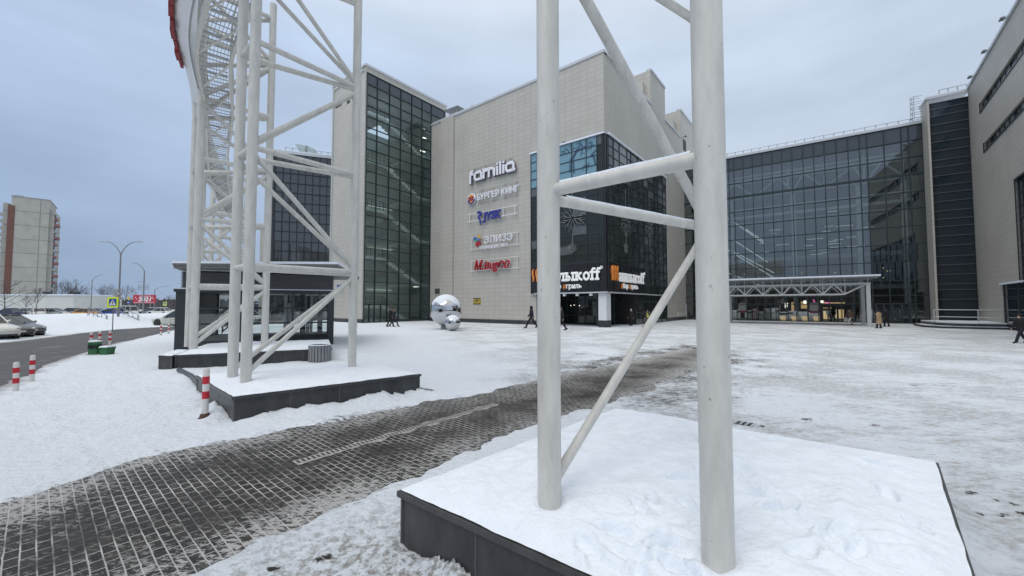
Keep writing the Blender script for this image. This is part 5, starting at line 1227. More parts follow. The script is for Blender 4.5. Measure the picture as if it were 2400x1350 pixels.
# ================================================================== GLASS PAVILION
KA = at(411, 715, 17.0); KF = Face((KA.x, KA.y), (.912, .41)); kx = lambda px: KF.S(px, 720); kz = lambda py: KF.Z(424, py); L0, L1 = 0.0, KF.S(783, 720)
kc = KF.P((L0 + L1) / 2, 0, -2); kio = thing('glass_pavilion', 'dark framed glass stair pavilion with louvred band and snowy roof', 'pavilion', (kc.x, kc.y, 0)); KD = 5.2
for s0_, s1_, o0_, o1_ in ((L0, kx(437), -KD, 0), (kx(769), L1, -.6, 0), (kx(769), L1, -KD, -KD + .5)):
    b = MB(); b.fbox(KF, s0_, s1_, 0, kz(684), o0_, o1_); b.build('corner_post', M_dark, kio)
lv = MB(); zl0, zl1 = kz(675), kz(636); nl = 12
lv.fbox(KF, kx(423), kx(780), zl0, zl1, -KD + .15, -.12)
for i in range(nl):
    z_ = zl0 + (zl1 - zl0) * i / nl
    lv.fbox(KF, kx(421), kx(781.5), z_ + .015, z_ + (zl1 - zl0) / nl * .62, -.12, -.02)
    lv.fbox(KF, kx(420), kx(423), z_ + .015, z_ + (zl1 - zl0) / nl * .62, -KD + .1, -.125)
lv.build('louvre_band', mat('louvre_grey', (.15, .155, .16), .45), kio)
b = MB(); b.fbox(KF, L0 - .06, L1 + .05, kz(684), kz(677), -KD - .05, .06); lg_ = b.build('ledge', M_dark, kio); b = MB(); b.fbox(KF, L0 - .05, L1 + .04, kz(677), kz(674.5), -KD, .05); b.build('snow_cover', M_snow, lg_)
R0, R1 = at(404, 617, 16.5), at(792, 613.5, 16.9); zr = R0.z; RF = Face((R0.x, R0.y), (R1.x - R0.x, R1.y - R0.y)); RL = (Vector(R1[:2]) - Vector(R0[:2])).length
rp = lambda g_: [tuple(RF.P(-g_, 0, g_)[:2]), tuple(RF.P(RL + g_, 0, g_)[:2]), tuple((RF.P(RL + g_, 0, 0) + (KF.P(L1, 0, -KD) - KF.P(L1, 0, 0)) + Vector((0, 3.2, 0)))[:2]), tuple((KF.P(-.6 - g_, 0, -KD - .6 - g_))[:2])]
b = MB(); b.prism(rp(-.04), zr - .20, zr - .08); b.prism(rp(0), zr - .08, zr + .0); rf = b.build('roof', mat('roof_soffit', (.16, .16, .155), .6), kio)
b = MB(); b.prism(rp(.02), zr + .002, zr + .10); b.build('snow_cover', M_snow, rf)
b = MB(); b.prism([tuple(KF.P(a, 0, o)[:2]) for a, o in ((kx(440), -.5), (L1 - .4, -.5), (L1 - .4, -KD + .5), (kx(440), -KD + .5))], zl1 - .01, zr - .2); b.build('roof_upstand', M_indark, kio)
b = MB()
for q in range(22): p_ = Vector((*rp(0)[0], 0)).lerp(Vector((*rp(0)[3], 0)), q / 40); b.path([(p_.x, p_.y, zr - .05), (p_.x, p_.y, zr - .14 - random.random() * .2)], [.022, .004], 5)
b.build('icicle', mat('ice', (.75, .8, .85), .15), rf)
for x in (490, 540, 610):
    b = MB(); b.fbox(KF, kx(x) - .5, kx(x) + .4, zl1 + .05, zl1 + .12, -.15, .1); b.build('strip_lamp', M_coping, kio)
xs = [kx(x) for x in (437, 564, 686, 769)]; zz = [kz(804) , kz(761), kz(723), kz(684)]
curtain(KF.shift(-.1), xs, zz, kio, M_glassK, M_dark, 'glazing', .09, .07, .05, tilt=.001)
bkf = KF.shift(-KD + .1); curtain(bkf, [kx(437), kx(520), kx(590), kx(650), kx(710), kx(769)], zz, kio, M_glassK, M_dark, 'glazing', .10, .07, .05, tilt=.001)
sdf = Face(KF.P(L1 - .1, 0, -.6)[:2], (-KF.n.x, -KF.n.y)); curtain(sdf, [0, 2.0, KD - 1.1], zz, kio, M_glassK, M_dark, 'glazing', .08, .07, .05, tilt=.001)
b = MB(); b.fbox(KF, L0 + .05, L1 - .05, 0, kz(804) - .03, -KD, -.02); b.build('base', M_granite, kio)
b = MB(); b.fbox(KF, kx(440), kx(768), kz(804) + .0, kz(804) + .03, -KD + .1, -.2); b.build('floor', M_concrete, kio)
for q in (0, 1):
    b = MB(); o_ = -1.4 - q * 1.6; sa, sb = kx(462) + q * .3, kx(548) + q * .3
    for dz in (0, .35): b.tube(KF.P(sa, .9 + dz - .3, o_), KF.P(sb, 2.2 + dz - .3, o_), .035, 6)
    for k in range(5): s_ = sa + (sb - sa) * k / 4; z_ = .9 + 1.3 * k / 4; b.tube(KF.P(s_, z_ - .8, o_), KF.P(s_, z_ + .05, o_), .025, 5)
    b.build('stair_railing', M_coping, kio)
for x, o_ in ((652, -3.2), (668, -4), (722, -3.4), (742, -4)):
    b = MB(); b.fbox(KF, kx(x) - .07, kx(x) + .07, .3, kz(684), o_, o_ + .14); b.build('interior_post', M_white, kio)
for x0_, x1_, z_, m in ((690, 705, kz(684), M_dark), (738, 752, kz(700), M_dark), (655, 664, kz(710), M_white), (706, 716, kz(735), M_white)):
    b = MB(); b.fbox(KF, kx(x0_), kx(x1_), .3, z_, -3.8, -3.65); b.build('interior_panel', m, kio)
# ================================================================== BOLLARDS, BIN, GRIT BOX
M_bw = mat('bollard_white', (.66, .65, .63), .5, noise_amt=.12, nscale=9); M_brd = mat('bollard_red', (.52, .02, .035), .45, noise_amt=.1, nscale=9)
bol = None
BOLL = [(480, 984, 0, .87, 'red and white bollard on a dark foot beside the granite bed'), (37, 921, -.12, .80, 'leftmost red and white bollard by the road, leaning'), (74, 896, -.12, .80, 'red and white bollard right of the leaning one'),
        (257, 812, -.05, .8, 'striped bollard behind the green bins, nearest the road sign side'), (233, 814, -.05, .8, 'striped bollard directly behind the green slotted bin'), (213, 818, -.05, .8, 'striped bollard mostly hidden behind the green slotted bin'),
        (377, 786, -.05, .75, 'far striped bollard in front of the parked white car'), (395, 782, -.05, .75, 'farthest striped bollard, beside the pavilion corner')]
for i, (px, py, sink, h, lab) in enumerate(BOLL):
    p = gp(px, py)
    if bol is None:
        bol = thing('striped_bollard', lab, 'bollard', (0, 0, 0), 'red and white flexible bollards'); r = .049; H_ = .87
        z = [0.06, .36, .48, .60, .72, H_ - .02]
        b = MB(); b.lathe((0, 0, 0), [(.115, 0), (.115, .025), (.08, .05), (.068, .10), (r, .115)], 20); b.build('foot', mat('rusty_foot', (.07, .03, .025), .7), bol, True)
        b = MB(); b.lathe((0, 0, 0), [(r, .06), (r, H_ - .03), (r - .012, H_), (.02, H_ + .004)], 24); b.build('post', M_bw, bol, True)
        for za, zb_ in ((.36, .485), (.61, .735)): b = MB(); b.lathe((0, 0, 0), [(r + .003, za), (r + .003, zb_)], 24); b.build('red_band', M_brd, bol, True)
        o = bol; o.location = p
    else:
        o = dup(bol, (p.x, p.y, sink), random.random(), lab)
    o.scale = (1, 1, h / .87)
    if i == 1: o.rotation_euler = (R(-2), R(-4), 0)
p = gp(749, 846, .02); t = thing('litter_bin', 'round grey slatted litter bin at the end of the long granite bed', 'bin', tuple(p))
rB = .345; b = MB()
for k in range(22):
    a = 2 * math.pi * k / 22; b.box((p.x + rB * math.cos(a), p.y + rB * math.sin(a), .30), (.022, .075, .54), a)
b.build('slats', mat('grey_slat', (.24, .24, .25), .6, noise_amt=.15), t)
b = MB(); b.lathe((p.x, p.y, .04), [(rB - .03, 0), (rB - .03, .47), (rB - .05, .47), (rB - .05, .02), (.0, .02)], 28); b.build('liner', M_black, t)
b = MB(); b.lathe((p.x, p.y, .02), [(rB + .018, .53), (rB + .018, .555), (rB - .03, .555), (rB - .03, .53), (rB + .018, .53)], 28); rm = b.build('rim', M_greym, t)
b = MB(); b.lathe((p.x, p.y, .575), [(rB + .012, 0), (rB - .005, .025), (rB - .03, 0)], 28); b.build('snow_cover', M_snow, rm)
M_green = mat('green_paint', (.03, .14, .055), .5, noise_amt=.25, nscale=5)
p = gp(222, 829, .05); t = thing('slotted_bin', 'green round bin with zigzag slots and a snow cap by the road', 'bin', tuple(p)); r = 11.5 / F * p.y
b = MB(); b.lathe((p.x, p.y, .03), [(r * .98, 0), (r, .44), (r * 1.03, .46), (r * 1.03, .49), (r * .9, .49)], 24); b.build('body', M_green, t, True)
b = MB()
for k in range(26):
    a = 2 * math.pi * k / 26; h = .16 if k % 2 else .10; b.box((p.x + (r + .002) * math.cos(a), p.y + (r + .002) * math.sin(a), .31 + (.03 if k % 3 else 0)), (.012, .05, h), a)
b.build('slot', M_black, t)
b = MB(); b.lathe((p.x, p.y, .52), [(r * 1.03, 0), (r * .95, .045), (0.001, .07)], 24); b.build('snow_cover', M_snow, t, True)
b = MB(); b.lathe((p.x, p.y, -.02), [(r * 1.35, 0), (r * 1.35, .06), (0.001, .07)], 24); b.build('plinth', M_concrete, t)
p = gp(251, 829, .05); t = thing('grit_box', 'low green tapered box with a snowy lid beside the slotted bin', 'box', tuple(p))
b = MB(); bm_ = .20; 
def taper(b, c, w0, w1, d0, d1, z0, z1):
    lo = [(c[0] + sx * w0 / 2, c[1] + sy * d0 / 2, z0) for sx, sy in ((-1, -1), (1, -1), (1, 1), (-1, 1))]; hi = [(c[0] + sx * w1 / 2, c[1] + sy * d1 / 2, z1) for sx, sy in ((-1, -1), (1, -1), (1, 1), (-1, 1))]
    b.face(lo[::-1]); b.face(hi)
    for i in range(4): j = (i + 1) % 4; b.face([lo[i], lo[j], hi[j], hi[i]])
taper(b, p, .26, .30, .3, .34, .0, .26); taper(b, p, .33, .33, .37, .37, .26, .31); b.build('body', M_green, t)
b = MB(); taper(b, p, .33, .26, .37, .3, .311, .36); b.build('snow_cover', M_snow, t)
# drainage grating in the path
g0, g1 = gp(690, 1086), gp(1165, 946); dv = (g1 - g0); Lg = dv.length; gf = Face(g0[:2], dv[:2])
t = thing('drain_grating', 'long slotted drain grating with snow packed along it in the path', 'drain', (g0.x, g0.y, 0))
b = MB(); nb_ = int(Lg / .062)
for i in range(nb_): b.fbox(gf, i * .062, i * .062 + .026, .003, .012, -.05, .05)
b.build('bars', mat('icy_bar', (.36, .36, .35), .6), t)
b = MB(); b.fbox(gf, 0, Lg, .001, .004, -.055, .055); b.build('channel', M_black, t)
hnd = 90
for sgn_, w_ in ((-1, .05), (1, .085)):
    b = MB()
    for i in range(hnd) if True else ():
        a, c = Lg * i / hnd, Lg * (i + 1) / hnd; f = lambda s_: sgn_ * (.055 + w_ * max(.05, .45 + 1.3 * noise.noise(Vector((s_ * 4, sgn_ * 7, 0))) + .5 * noise.noise(Vector((s_ * 17, sgn_ * 3, 0))))); b.face([gf.P(a, .008, sgn_ * .052), gf.P(c, .008, sgn_ * .052), gf.P(c, .004, f(c)), gf.P(a, .004, f(a))])
    b.build('packed_snow', mat('trodden_snow', (.34, .33, .32), .8, noise_amt=.45, nscale=14), t, recalc=False)
g0, g1 = gp(1700, 985, .012), gp(1790, 1003, .012); gf = Face(g0[:2], (g1 - g0)[:2]); Lg = (g1 - g0).length
t = thing('drain_grating', 'short dark drain grating in the snow behind the thick right pole', 'drain', (g0.x, g0.y, .012))
b = MB(); b.fbox(gf, 0, Lg, .005, .022, -.09, .09); b.build('channel', M_black, t); b = MB()
for i in range(7): b.fbox(gf, Lg * i / 7, Lg * i / 7 + .025, .02, .035, -.1, .1)
b.build('bars', M_coping, t)
# ================================================================== CARS
M_tyre = mat('tyre', (.02, .02, .02), .8); M_rim = mat('rim', (.35, .35, .36), .35, metal=.7); M_cglass = dark_glass('car_glass', (.02, .025, .03), .7, 1.6)
M_head = mat('headlight_glass', (.6, .62, .6), .15); M_tail = mat('tail_light', (.35, .02, .02), .2); M_plate = mat('number_plate', (.6, .6, .6), .5); M_trim = mat('car_trim', (.025, .025, .027), .6)
M_lit = mat('lit_fog_lamp', (1, .9, .6), .3, emit=(1, .85, .5), estr=3)
def paint(name, col): return mat('car_paint_' + name, col, .32, noise_amt=.12, nscale=2.5, coat=.4)
def car(label, loc, heading, pm, L=4.5, Wd=1.8, H=1.5, suv=False, snow=False, name='parked_car', detail=True, group='parked cars'):
    t = thing(name, label, 'car', (0, 0, 0), group); gc = .22 if suv else .17; hb = .95 if suv else .82; w = Wd / 2
    X = lambda f: L * (f - .5)
    st = [(0, .38, hb * .82, .74), (.02, .30, hb * .93, .86), (.07, gc, hb, .95), (.2, gc, hb * 1.01, 1), (.5, gc, hb, 1), (.70, gc, hb * .97, 1), (.80, gc, hb * .93, .98), (.92, gc, hb * .84, .93), (.97, .26, hb * .74, .82), (1, .36, hb * .60, .66)]
    b = MB(); rings = []
    for f, z0, z1, k in st:
        x = X(f); ww = w * k; zm = z0 + (z1 - z0) * .55
        rings.append([(x, -ww * .9, z0), (x, -ww, z0 + .12), (x, -ww, zm), (x, -ww * .93, z1 - .05), (x, -ww * .80, z1), (x, 0, z1 + .035), (x, ww * .80, z1), (x, ww * .93, z1 - .05), (x, ww, zm), (x, ww, z0 + .12), (x, ww * .9, z0)])
    n = len(rings[0])
    for i in range(len(rings) - 1):
        for k in range(n): k2 = (k + 1) % n; b.face([rings[i][k], rings[i][k2], rings[i + 1][k2], rings[i + 1][k]])
    b.face(rings[0]); b.face(rings[-1])
    body = b.build('body', pm, t)
    bm = bmesh.new(); bm.from_mesh(body.data); bmesh.ops.remove_doubles(bm, verts=bm.verts, dist=1e-4); bmesh.ops.recalc_face_normals(bm, faces=bm.faces); bm.to_mesh(body.data); bm.free(); body.data.polygons.foreach_set('use_smooth', [True] * len(body.data.polygons)); body.data.set_sharp_from_angle(angle=R(50))
    # cabin
    if suv: P = [(.06, 0), (.10, 1), (.56, 1), (.70, 0)]
    else: P = [(.08, 0), (.24, 1), (.48, 1), (.72, 0)]
    zt_ = H; b = MB(); cb = hb - .01
    def crs(f, hgt):
        z = cb + (zt_ - .05 - cb) * hgt; ww = w * (.90 - .16 * hgt); return (X(f), ww, z)
    A_ = [crs(*p) for p in P]
    for i in range(4):
        j = (i + 1) % 4; a, c = A_[i], A_[j]
        b.face([(a[0], -a[1], a[2]), (a[0], a[1], a[2]), (c[0], c[1], c[2]), (c[0], -c[1], c[2])])
    b.face([(p[0], p[1], p[2]) for p in A_]); b.face([(p[0], -p[1], p[2]) for p in A_][::-1]); b.build('window', M_cglass, t)
    b = MB(); a, c = A_[1], A_[2]; m_ = .04
    for za, zb_, sh in ((zt_ - .06, zt_ - .02, 1.0), (zt_ - .02, zt_, .86)):
        taper_ = [(a[0] - m_ * sh, a[1] * sh + .02), (c[0] + m_ * sh, c[1] * sh + .02)]
        b.prism([(taper_[0][0], -taper_[0][1]), (taper_[1][0], -taper_[1][1]), (taper_[1][0], taper_[1][1]), (taper_[0][0], taper_[0][1])], za, zb_)
    for s_ in (-1, 1):
        for p, q in ((A_[0], A_[1]), (A_[2], A_[3])): b.tube((p[0], s_ * (p[1] + .0), p[2]), (q[0], s_ * (q[1] + .0), q[2]), .035, 6)
        mx_ = (A_[1][0] + A_[2][0]) / 2 - .1; b.tube((mx_, s_ * A_[1][1], zt_ - .05), (mx_, s_ * w * .9, hb), .03, 6)
    b.build('roof', pm, t)
    if snow:
        b = MB(); b.prism([(a[0] - .0, -a[1] * .9), (c[0] + .02, -c[1] * .9), (c[0] + .02, c[1] * .9), (a[0], a[1] * .9)], zt_ + .002, zt_ + .07); b.build('snow_cover', M_snow, t); b = MB()
        b.prism([(X(.76), -w * .7), (X(.94), -w * .62), (X(.94), w * .62), (X(.76), w * .7)], hb * .93, hb * .93 + .06); b.build('snow_cover', M_snow, t)
    if detail:
        rr = .34 if suv else .31
        for f in (.19, .81):
            for s_ in (-1, 1):
                c = (X(f), s_ * (w - .09), rr - .0); b = MB(); b.lathe(c, [(rr * .5, -.10), (rr * .94, -.105), (rr, -.07), (rr, .07), (rr * .94, .105), (rr * .5, .10)], 22, 'y'); wh = b.build('wheel', M_tyre, t)
                b = MB(); b.lathe((c[0], c[1] + s_ * .09, c[2]), [(.001, s_ * .01), (rr * .58, s_ * .0), (rr * .62, s_ * .02), (rr * .62, -s_ * .05)], 12, 'y'); b.build('rim', M_rim, wh)
                b = MB(); b.lathe((c[0], s_ * (w * .985), c[2] + .01), [(.001, s_ * .012), (rr * 1.16, s_ * .012), (rr * 1.16, -s_ * .05)], 20, 'y'); b.build('wheel_arch', M_trim, t)
        for s_ in (-1, 1):
            b = MB(); b.path([(X(.935), s_ * w * .86, hb * .70), (X(.965), s_ * w * .74, hb * .70), (X(.985), s_ * w * .56, hb * .68)], [(.05, .07), (.09, .08), (.04, .05)], 8); b.build('headlight', M_head, t, True)
            b = MB(); b.box((X(.012), s_ * w * .64, hb * .78), (.06, .30, .16)); b.build('tail_light', M_tail, t)
            b = MB(); b.path([(X(.64), s_ * w * .9, hb + .06), (X(.645), s_ * (w * .9 + .2), hb + .09)], [(.06, .05), (.09, .07)], 8); b.build('mirror', pm, t)
            b = MB(); b.box((X(.52), s_ * (w + .002), hb * .55), (.012, .01, hb * .62)); b.box((X(.45), s_ * (w + .006), hb * .80), (.2, .02, .03)); b.box((X(.30), s_ * (w + .006), hb * .80), (.2, .02, .03)); b.build('door_trim', M_trim, t)
        b = MB(); b.box((X(.992), 0, .46), (.05, w * 1.1, .14)); b.box((X(.995), 0, .30), (.04, w * 1.25, .10)); b.build('grille', M_trim, t)
        b = MB(); b.box((X(1.003), 0, .42), (.02, .50, .11)); b.build('number_plate', M_plate, t)
    t.location = loc; t.rotation_euler = (0, 0, heading); return t
def nose_at(px, py, L, head):
    p = gp(px, py); return (p.x - math.cos(head) * L / 2, p.y - math.sin(head) * L / 2, 0)
P_white = paint('white', (.72, .72, .68)); P_olive = paint('grey_green', (.11, .11, .095)); P_grey = paint('grey', (.16, .165, .17)); P_silver = paint('silver', (.36, .37, .38)); P_dblue = paint('dark_blue', (.02, .03, .09)); P_taxi = paint('orange', (.55, .25, .03)); P_blue = paint('blue', (.03, .07, .3)); P_black = paint('black', (.02, .02, .022)); P_cream = paint('cream', (.5, .5, .46))
hd = R(-12)
c_ = car('white crossover with lit fog lamp at the left edge, parked nose to road', nose_at(8, 799, 4.5, hd), hd, P_white, suv=True, H=1.58)
for s_ in (-1,):
    b = MB(); b.box((4.5 * .487, s_ * .62, .40), (.06, .22, .10)); WORLD_OFF[c_.name] = Vector(); b.build('fog_lamp', M_lit, c_)
car('grey green saloon parked between the white crossover and grey saloon', nose_at(46, 794, 4.5, hd), hd, P_olive, H=1.40)
car('dark grey saloon, rightmost of the three noses at the roadside', nose_at(74, 790, 4.5, hd), hd, P_grey, H=1.36)
car('white hatchback at far side of the road, half hidden by the pavilion', (gp(358, 764).x + 2.2, gp(358, 764).y + .4, 0), R(180 - 4), P_cream, H=1.5)
car('white snow topped estate parked behind the half hidden hatchback', (gp(364, 764).x + 4.2, gp(358, 764).y + 5, .0), R(184), P_white, H=1.55, snow=True)
car('dark blue van seen through the middle of the pavilion glass', (at(612, 700, 52).x, 52, -.05), R(170), P_blue, L=5, H=2.2, suv=True, snow=True)
car('silver saloon seen through the left panes of the pavilion', (at(505, 700, 46).x, 46, -.05), R(182), P_silver, H=1.5, snow=True)
FARC = [(18, 80, P_dblue, 'dark blue car, leftmost of the far parking row, snow on roof', 1.5, True, 184), (58, 84, P_silver, 'silver car between dark blue car and white hatchback in far row', 1.45, True, 176), (87, 78, P_white, 'white hatchback in the far row below the low pale building', 1.5, False, 150), (112, 86, P_grey, 'dull grey car in the far row right of the white hatchback', 1.45, False, 180), (133, 80, P_silver, 'silver saloon in the far row under the pale building', 1.45, False, 8), (163, 84, P_black, 'black car just left of the orange taxi in the far row', 1.5, True, 184),
        (196, 77, P_taxi, 'orange taxi with snow on its roof in the far row', 1.5, True, 182), (232, 82, P_silver, 'snow covered grey car just right of the orange taxi', 1.5, True, 20), (258, 80, P_blue, 'blue car with snowy bonnet behind the stair railing', 1.45, True, 180), (293, 82, P_white, 'white van behind the steps in the far row', 1.9, True, 176), (352, 92, P_grey, 'grey car with snow right of the tall lamp post base', 1.5, True, 180), (374, 88, P_white, 'white car with roof rack, rightmost in the far row', 1.5, True, 186)]
for px, Y, pm, lab, H, sn, hdg in FARC:
    p = at(px, 735, Y); car(lab, (p.x, Y, -.15), R(hdg), pm, H=H, snow=sn, suv=H > 1.6, group='cars in the far parking row')
# ================================================================== LAMPS, SIGNS, STEPS
M_pole = mat('lamp_pole_grey', (.20, .205, .21), .5, metal=.3); M_lampw = mat('lamp_head', (.30, .31, .32), .4)
def lamp(label, x, y, z0, h, arms, armlen, r=.08):
    t = thing('street_lamp', label, 'street lamp', (x, y, z0)); b = MB(); b.path([(x, y, z0 - .2), (x, y, z0 + 1.2), (x, y, z0 + 1.25), (x, y, z0 + h * .86)], [r * 1.35, r * 1.3, r, r * .7], 10); b.build('pole', M_pole, t, True)
    for a in arms:
        top = z0 + h; ca, sa = math.cos(a), math.sin(a); pts = []
        for i in range(9): q = i / 8; e = math.sin(q * math.pi / 2); pts.append((x + ca * armlen * q ** 1.3, y + sa * armlen * q ** 1.3, z0 + h * .84 + h * .16 * e))
        b = MB(); b.path(pts, r * .5, 8); ar = b.build('arm', M_pole, t, True)
        b = MB(); e = Vector(pts[-1]); d = Vector((ca, sa, .05)); b.path([e - d * .05, e + d * .12, e + d * .55, e + d * .68], [(.05, .04), (.12, .06), (.13, .05), (.03, .02)], 8); b.build('lamp_head', M_lampw, ar, True)
    return t
p = gp(276, 762); t = lamp('tall street lamp with two curved arms and a cluster of loudspeakers', p.x, p.y, .1, at(279, 567, p.y).z - .1, (0, math.pi), 1.45)
for i, (dx, z_) in enumerate(((-.12, 3.05), (.28, 3.1), (.28, 2.6), (-.18, 2.5), (.12, 2.85), (.1, 3.4))):
    b = MB(); b.path([(p.x + dx, p.y, z_), (p.x + dx, p.y - .2, z_), (p.x + dx + .02, p.y - .45, z_ - .04)], [.10, .12, .17], 10); b.build('loudspeaker', M_lampw, t, True)
b = MB(); b.tube((p.x - .7, p.y, 2.2), (p.x + .4, p.y, 2.2), .02, 5); b.build('cross_bar', M_pole, t)
def lamp_px(label, px, Y, ytop, arms, al, z0=-.15, r=.11): p = at(px, 700, Y); return lamp(label, p.x, Y, z0, at(px, ytop, Y).z - z0, arms, al, r)
lamp_px('single arm street lamp left of the crossing sign, behind the orange taxi', 214, 95, 644, (0,), 2.4)
lt = lamp_px('street lamp with one arm pointing left in front of the red billboard', 336, 80, 617, (math.pi,), 2.1, r=.15)
p = at(335, 700, 80); b = MB()
for dx in (-.75, .75):
    for q in range(3): b.box((p.x + dx, 80, 5.1 + q * .42), (.5, .06, .06))
    b.box((p.x + dx - .25, 80, 5.5), (.05, .06, 1.1)); b.box((p.x + dx + .25, 80, 5.5), (.05, .06, 1.1))
b.box((p.x, 80, 5.5), (2, .05, .05)); b.box((p.x - .5, 80, 6.6), (1.4, .05, .05)); b.build('sign_bracket', M_pole, lt)
lamp_px('distant street lamp with a long rising arm right of the billboard', 362, 120, 670, (R(20),), 3.6, r=.12)
lamp_px('distant street lamp arm just left of the red billboard', 318, 130, 679, (math.pi,), 2.4, r=.09)
lamp_px('faintest distant street lamp near the second crossing sign', 391, 150, 688, (math.pi,), 2.6, r=.09)
M_ylw = mat('fluorescent_yellow', (.62, .75, .02), .5); M_sblue = mat('sign_blue', (.015, .06, .28), .45); M_swhite = mat('sign_white', (.75, .77, .78), .5)
def crossing(label, px, py, size, Y, zb_):
    c = at(px, py, Y); t = thing('crossing_sign', label, 'road sign', (c.x, Y, zb_), 'pedestrian crossing signs')
    f = Face((c.x, Y), (1, .05)); h = size / 2; b = MB(); b.fpoly(f, rounded(f, 0, c.z, size, size, size * .08), 0, .03); b.build('yellow_border', M_ylw, t)
    b = MB(); b.fbox(f, -h * .68, h * .68, c.z - h * .68, c.z + h * .68, .03, .035); b.build('blue_panel', M_sblue, t)
    b = MB(); b.fpoly(f, [(-h * .58, c.z - h * .55), (h * .58, c.z - h * .55), (0, c.z + h * .55)], .035, .04); b.build('white_triangle', M_swhite, t)
    b = MB(); g_ = lambda pts, r: b.stroke(f, [(a * h, c.z + z * h) for a, z in pts], r * h, .045, .004, 6)
    g_([(0, .12), (.02, -.12)], .07); g_([(.02, -.12), (-.15, -.42)], .05); g_([(.02, -.12), (.17, -.40)], .05); g_([(-.02, .08), (-.16, -.06)], .035); g_([(.02, .08), (.15, -.04)], .035); g_([(.02, .24), (.02, .26)], .08); b.build('walker_symbol', M_black, t)
    b = MB(); b.tube((c.x, Y + .04, zb_ - .1), (c.x, Y + .04, c.z), .032, 8); b.build('post', M_pole, t)
    return t
q = gp(265.5, 772, .05); crossing('larger yellow bordered pedestrian crossing sign on a thin post', 265, 708.5, 24.5 / F * q.y, q.y, 0)
crossing('small distant yellow bordered pedestrian crossing sign near the pavilion', 386.5, 712, .85, 88, -.15)
# red billboard
Yb = 107; bf = Face((0, Yb), (1, .03)); x0, x1 = bf.S(312), bf.S(364); zb0, zb1 = bf.Z(330, 711), bf.Z(330, 691)
t = thing('red_billboard', 'red roadside billboard with white numerals behind the lamp post', 'billboard', ((x0 + x1) / 2, Yb, 0))
b = MB(); b.fbox(bf, x0, x1, zb0, zb1, -.25, 0); b.build('panel', mat('billboard_red', (.42, .03, .055), .5, noise_amt=.1), t)
text_mesh('lettering', '2021', bf, x0 + 1.3, zb0 + .55, 1.05, M_swhite, t, .02, .015, 3.4, .03, .2)
b = MB(); b.fbox(bf, x0 + 1.6, x1 - 1.2, zb1 - .42, zb1 - .30, .005, .02); b.fbox(bf, x0 + .2, x1 - .2, zb0 + .14, zb0 + .22, .005, .02)
for s_ in (x0 + .5, x1 - .6, x0 + .8, x1 - .9): b.fbox(bf, s_, s_ + .2, zb0 + .9 + (s_ % .7), zb0 + 1.1 + (s_ % .7), .005, .02)
b.build('white_ornament', M_swhite, t); b = MB()
for s_ in (x0 + 1.4, x1 - 1.4): b.fbox(bf, s_, s_ + .2, -.2, zb0, -.2, -.05)
b.build('post', M_pole, t)
# traffic light showing red, round blue sign, yellow diamond
p = at(309, 722, 95); t = thing('traffic_light', 'distant traffic light showing red below the billboard', 'traffic light', (p.x, 95, -.15))
b = MB(); b.box((p.x, 95, p.z - .2), (.34, .2, 1.0)); b.build('housing', M_black, t); b = MB(); b.tube((p.x, 95.05, -.3), (p.x, 95.05, p.z - .6), .06, 6); b.build('post', M_pole, t)
b = MB(); b.lathe((p.x, 94.89, p.z), [(.001, -.02), (.19, -.01), (.19, .01)], 14, 'y'); b.build('red_lamp', mat('red_signal', (1, .1, .1), .4, emit=(1, .10, .08), estr=5), t)
p = at(301, 709, 98); t = thing('blue_road_sign', 'round blue road sign with yellow diamond above, left of the billboard', 'road sign', (p.x, 98, -.15))
b = MB(); b.lathe((p.x, 98, p.z), [(.001, -.03), (.36, -.03), (.36, 0)], 16, 'y'); b.build('disc', M_sblue, t); b = MB(); b.fpoly(Face((p.x, 98), (1, 0)), [(0, p.z + .6), (.48, p.z + 1.05), (0, p.z + 1.5), (-.48, p.z + 1.05)], .02, .05); b.build('diamond', mat('diamond_yellow', (.5, .38, .04), .5), t); b = MB(); b.tube((p.x, 98.04, -.3), (p.x, 98.04, p.z + 1), .05, 6); b.build('post', M_pole, t)
b = MB(); ar_ = Face((p.x, 97.96), (1, 0)); b.fpoly(ar_, [(-.25, p.z), (-.05, p.z + .15), (-.05, p.z + .05), (.25, p.z + .05), (.25, p.z - .05), (-.05, p.z - .05), (-.05, p.z - .15)], .0, .01); b.build('arrow', M_swhite, t)
# bank steps with two handrails
s0 = gp(286, 762, .05); s1 = at(245, 739, s0.y + 3.0); du = Vector((s1.x - s0.x, s1.y - s0.y)).normalized(); sf = Face(s0[:2], du); run = (Vector(s1[:2]) - Vector(s0[:2])).length
t = thing('bank_steps', 'flight of dark snowy steps with two grey handrails up the snow bank', 'steps', (s0.x, s0.y, 0))
ns = 7; b = MB(); sn = MB(); ax_ = -1
for i in range(ns): za, zb_ = .02 + .115 * i, .02 + .115 * (i + 1); b.fbox(sf, run * i / ns, run * (i + 1.0) / ns + .02 * (i % 2), -.3, zb_, -1.05, 1.05); sn.fbox(sf, run * i / ns + .03, run * (i + .98) / ns, zb_ + .002, zb_ + .035, -1.0, 1.0)
b.build('tread', M_dark, t); sn.build('snow_cover', M_snow, t)
for o in (-1.1, 1.1):
    b = MB()
    for dz in (.45, .9): b.path([sf.P(-.3, .1 + dz, o), sf.P(0, .1 + dz, o), sf.P(run, .85 + dz, o), sf.P(run + .5, .85 + dz, o)], .03, 6)
    for q in (-.3, 0, run * .25, run * .5, run * .75, run, run + .5): z_ = .1 + .75 * max(0, min(1, q / run)); b.tube(sf.P(q, z_ - .3, o), sf.P(q, z_ + .9, o), .028, 6)
    b.build('handrail', M_greym, t)
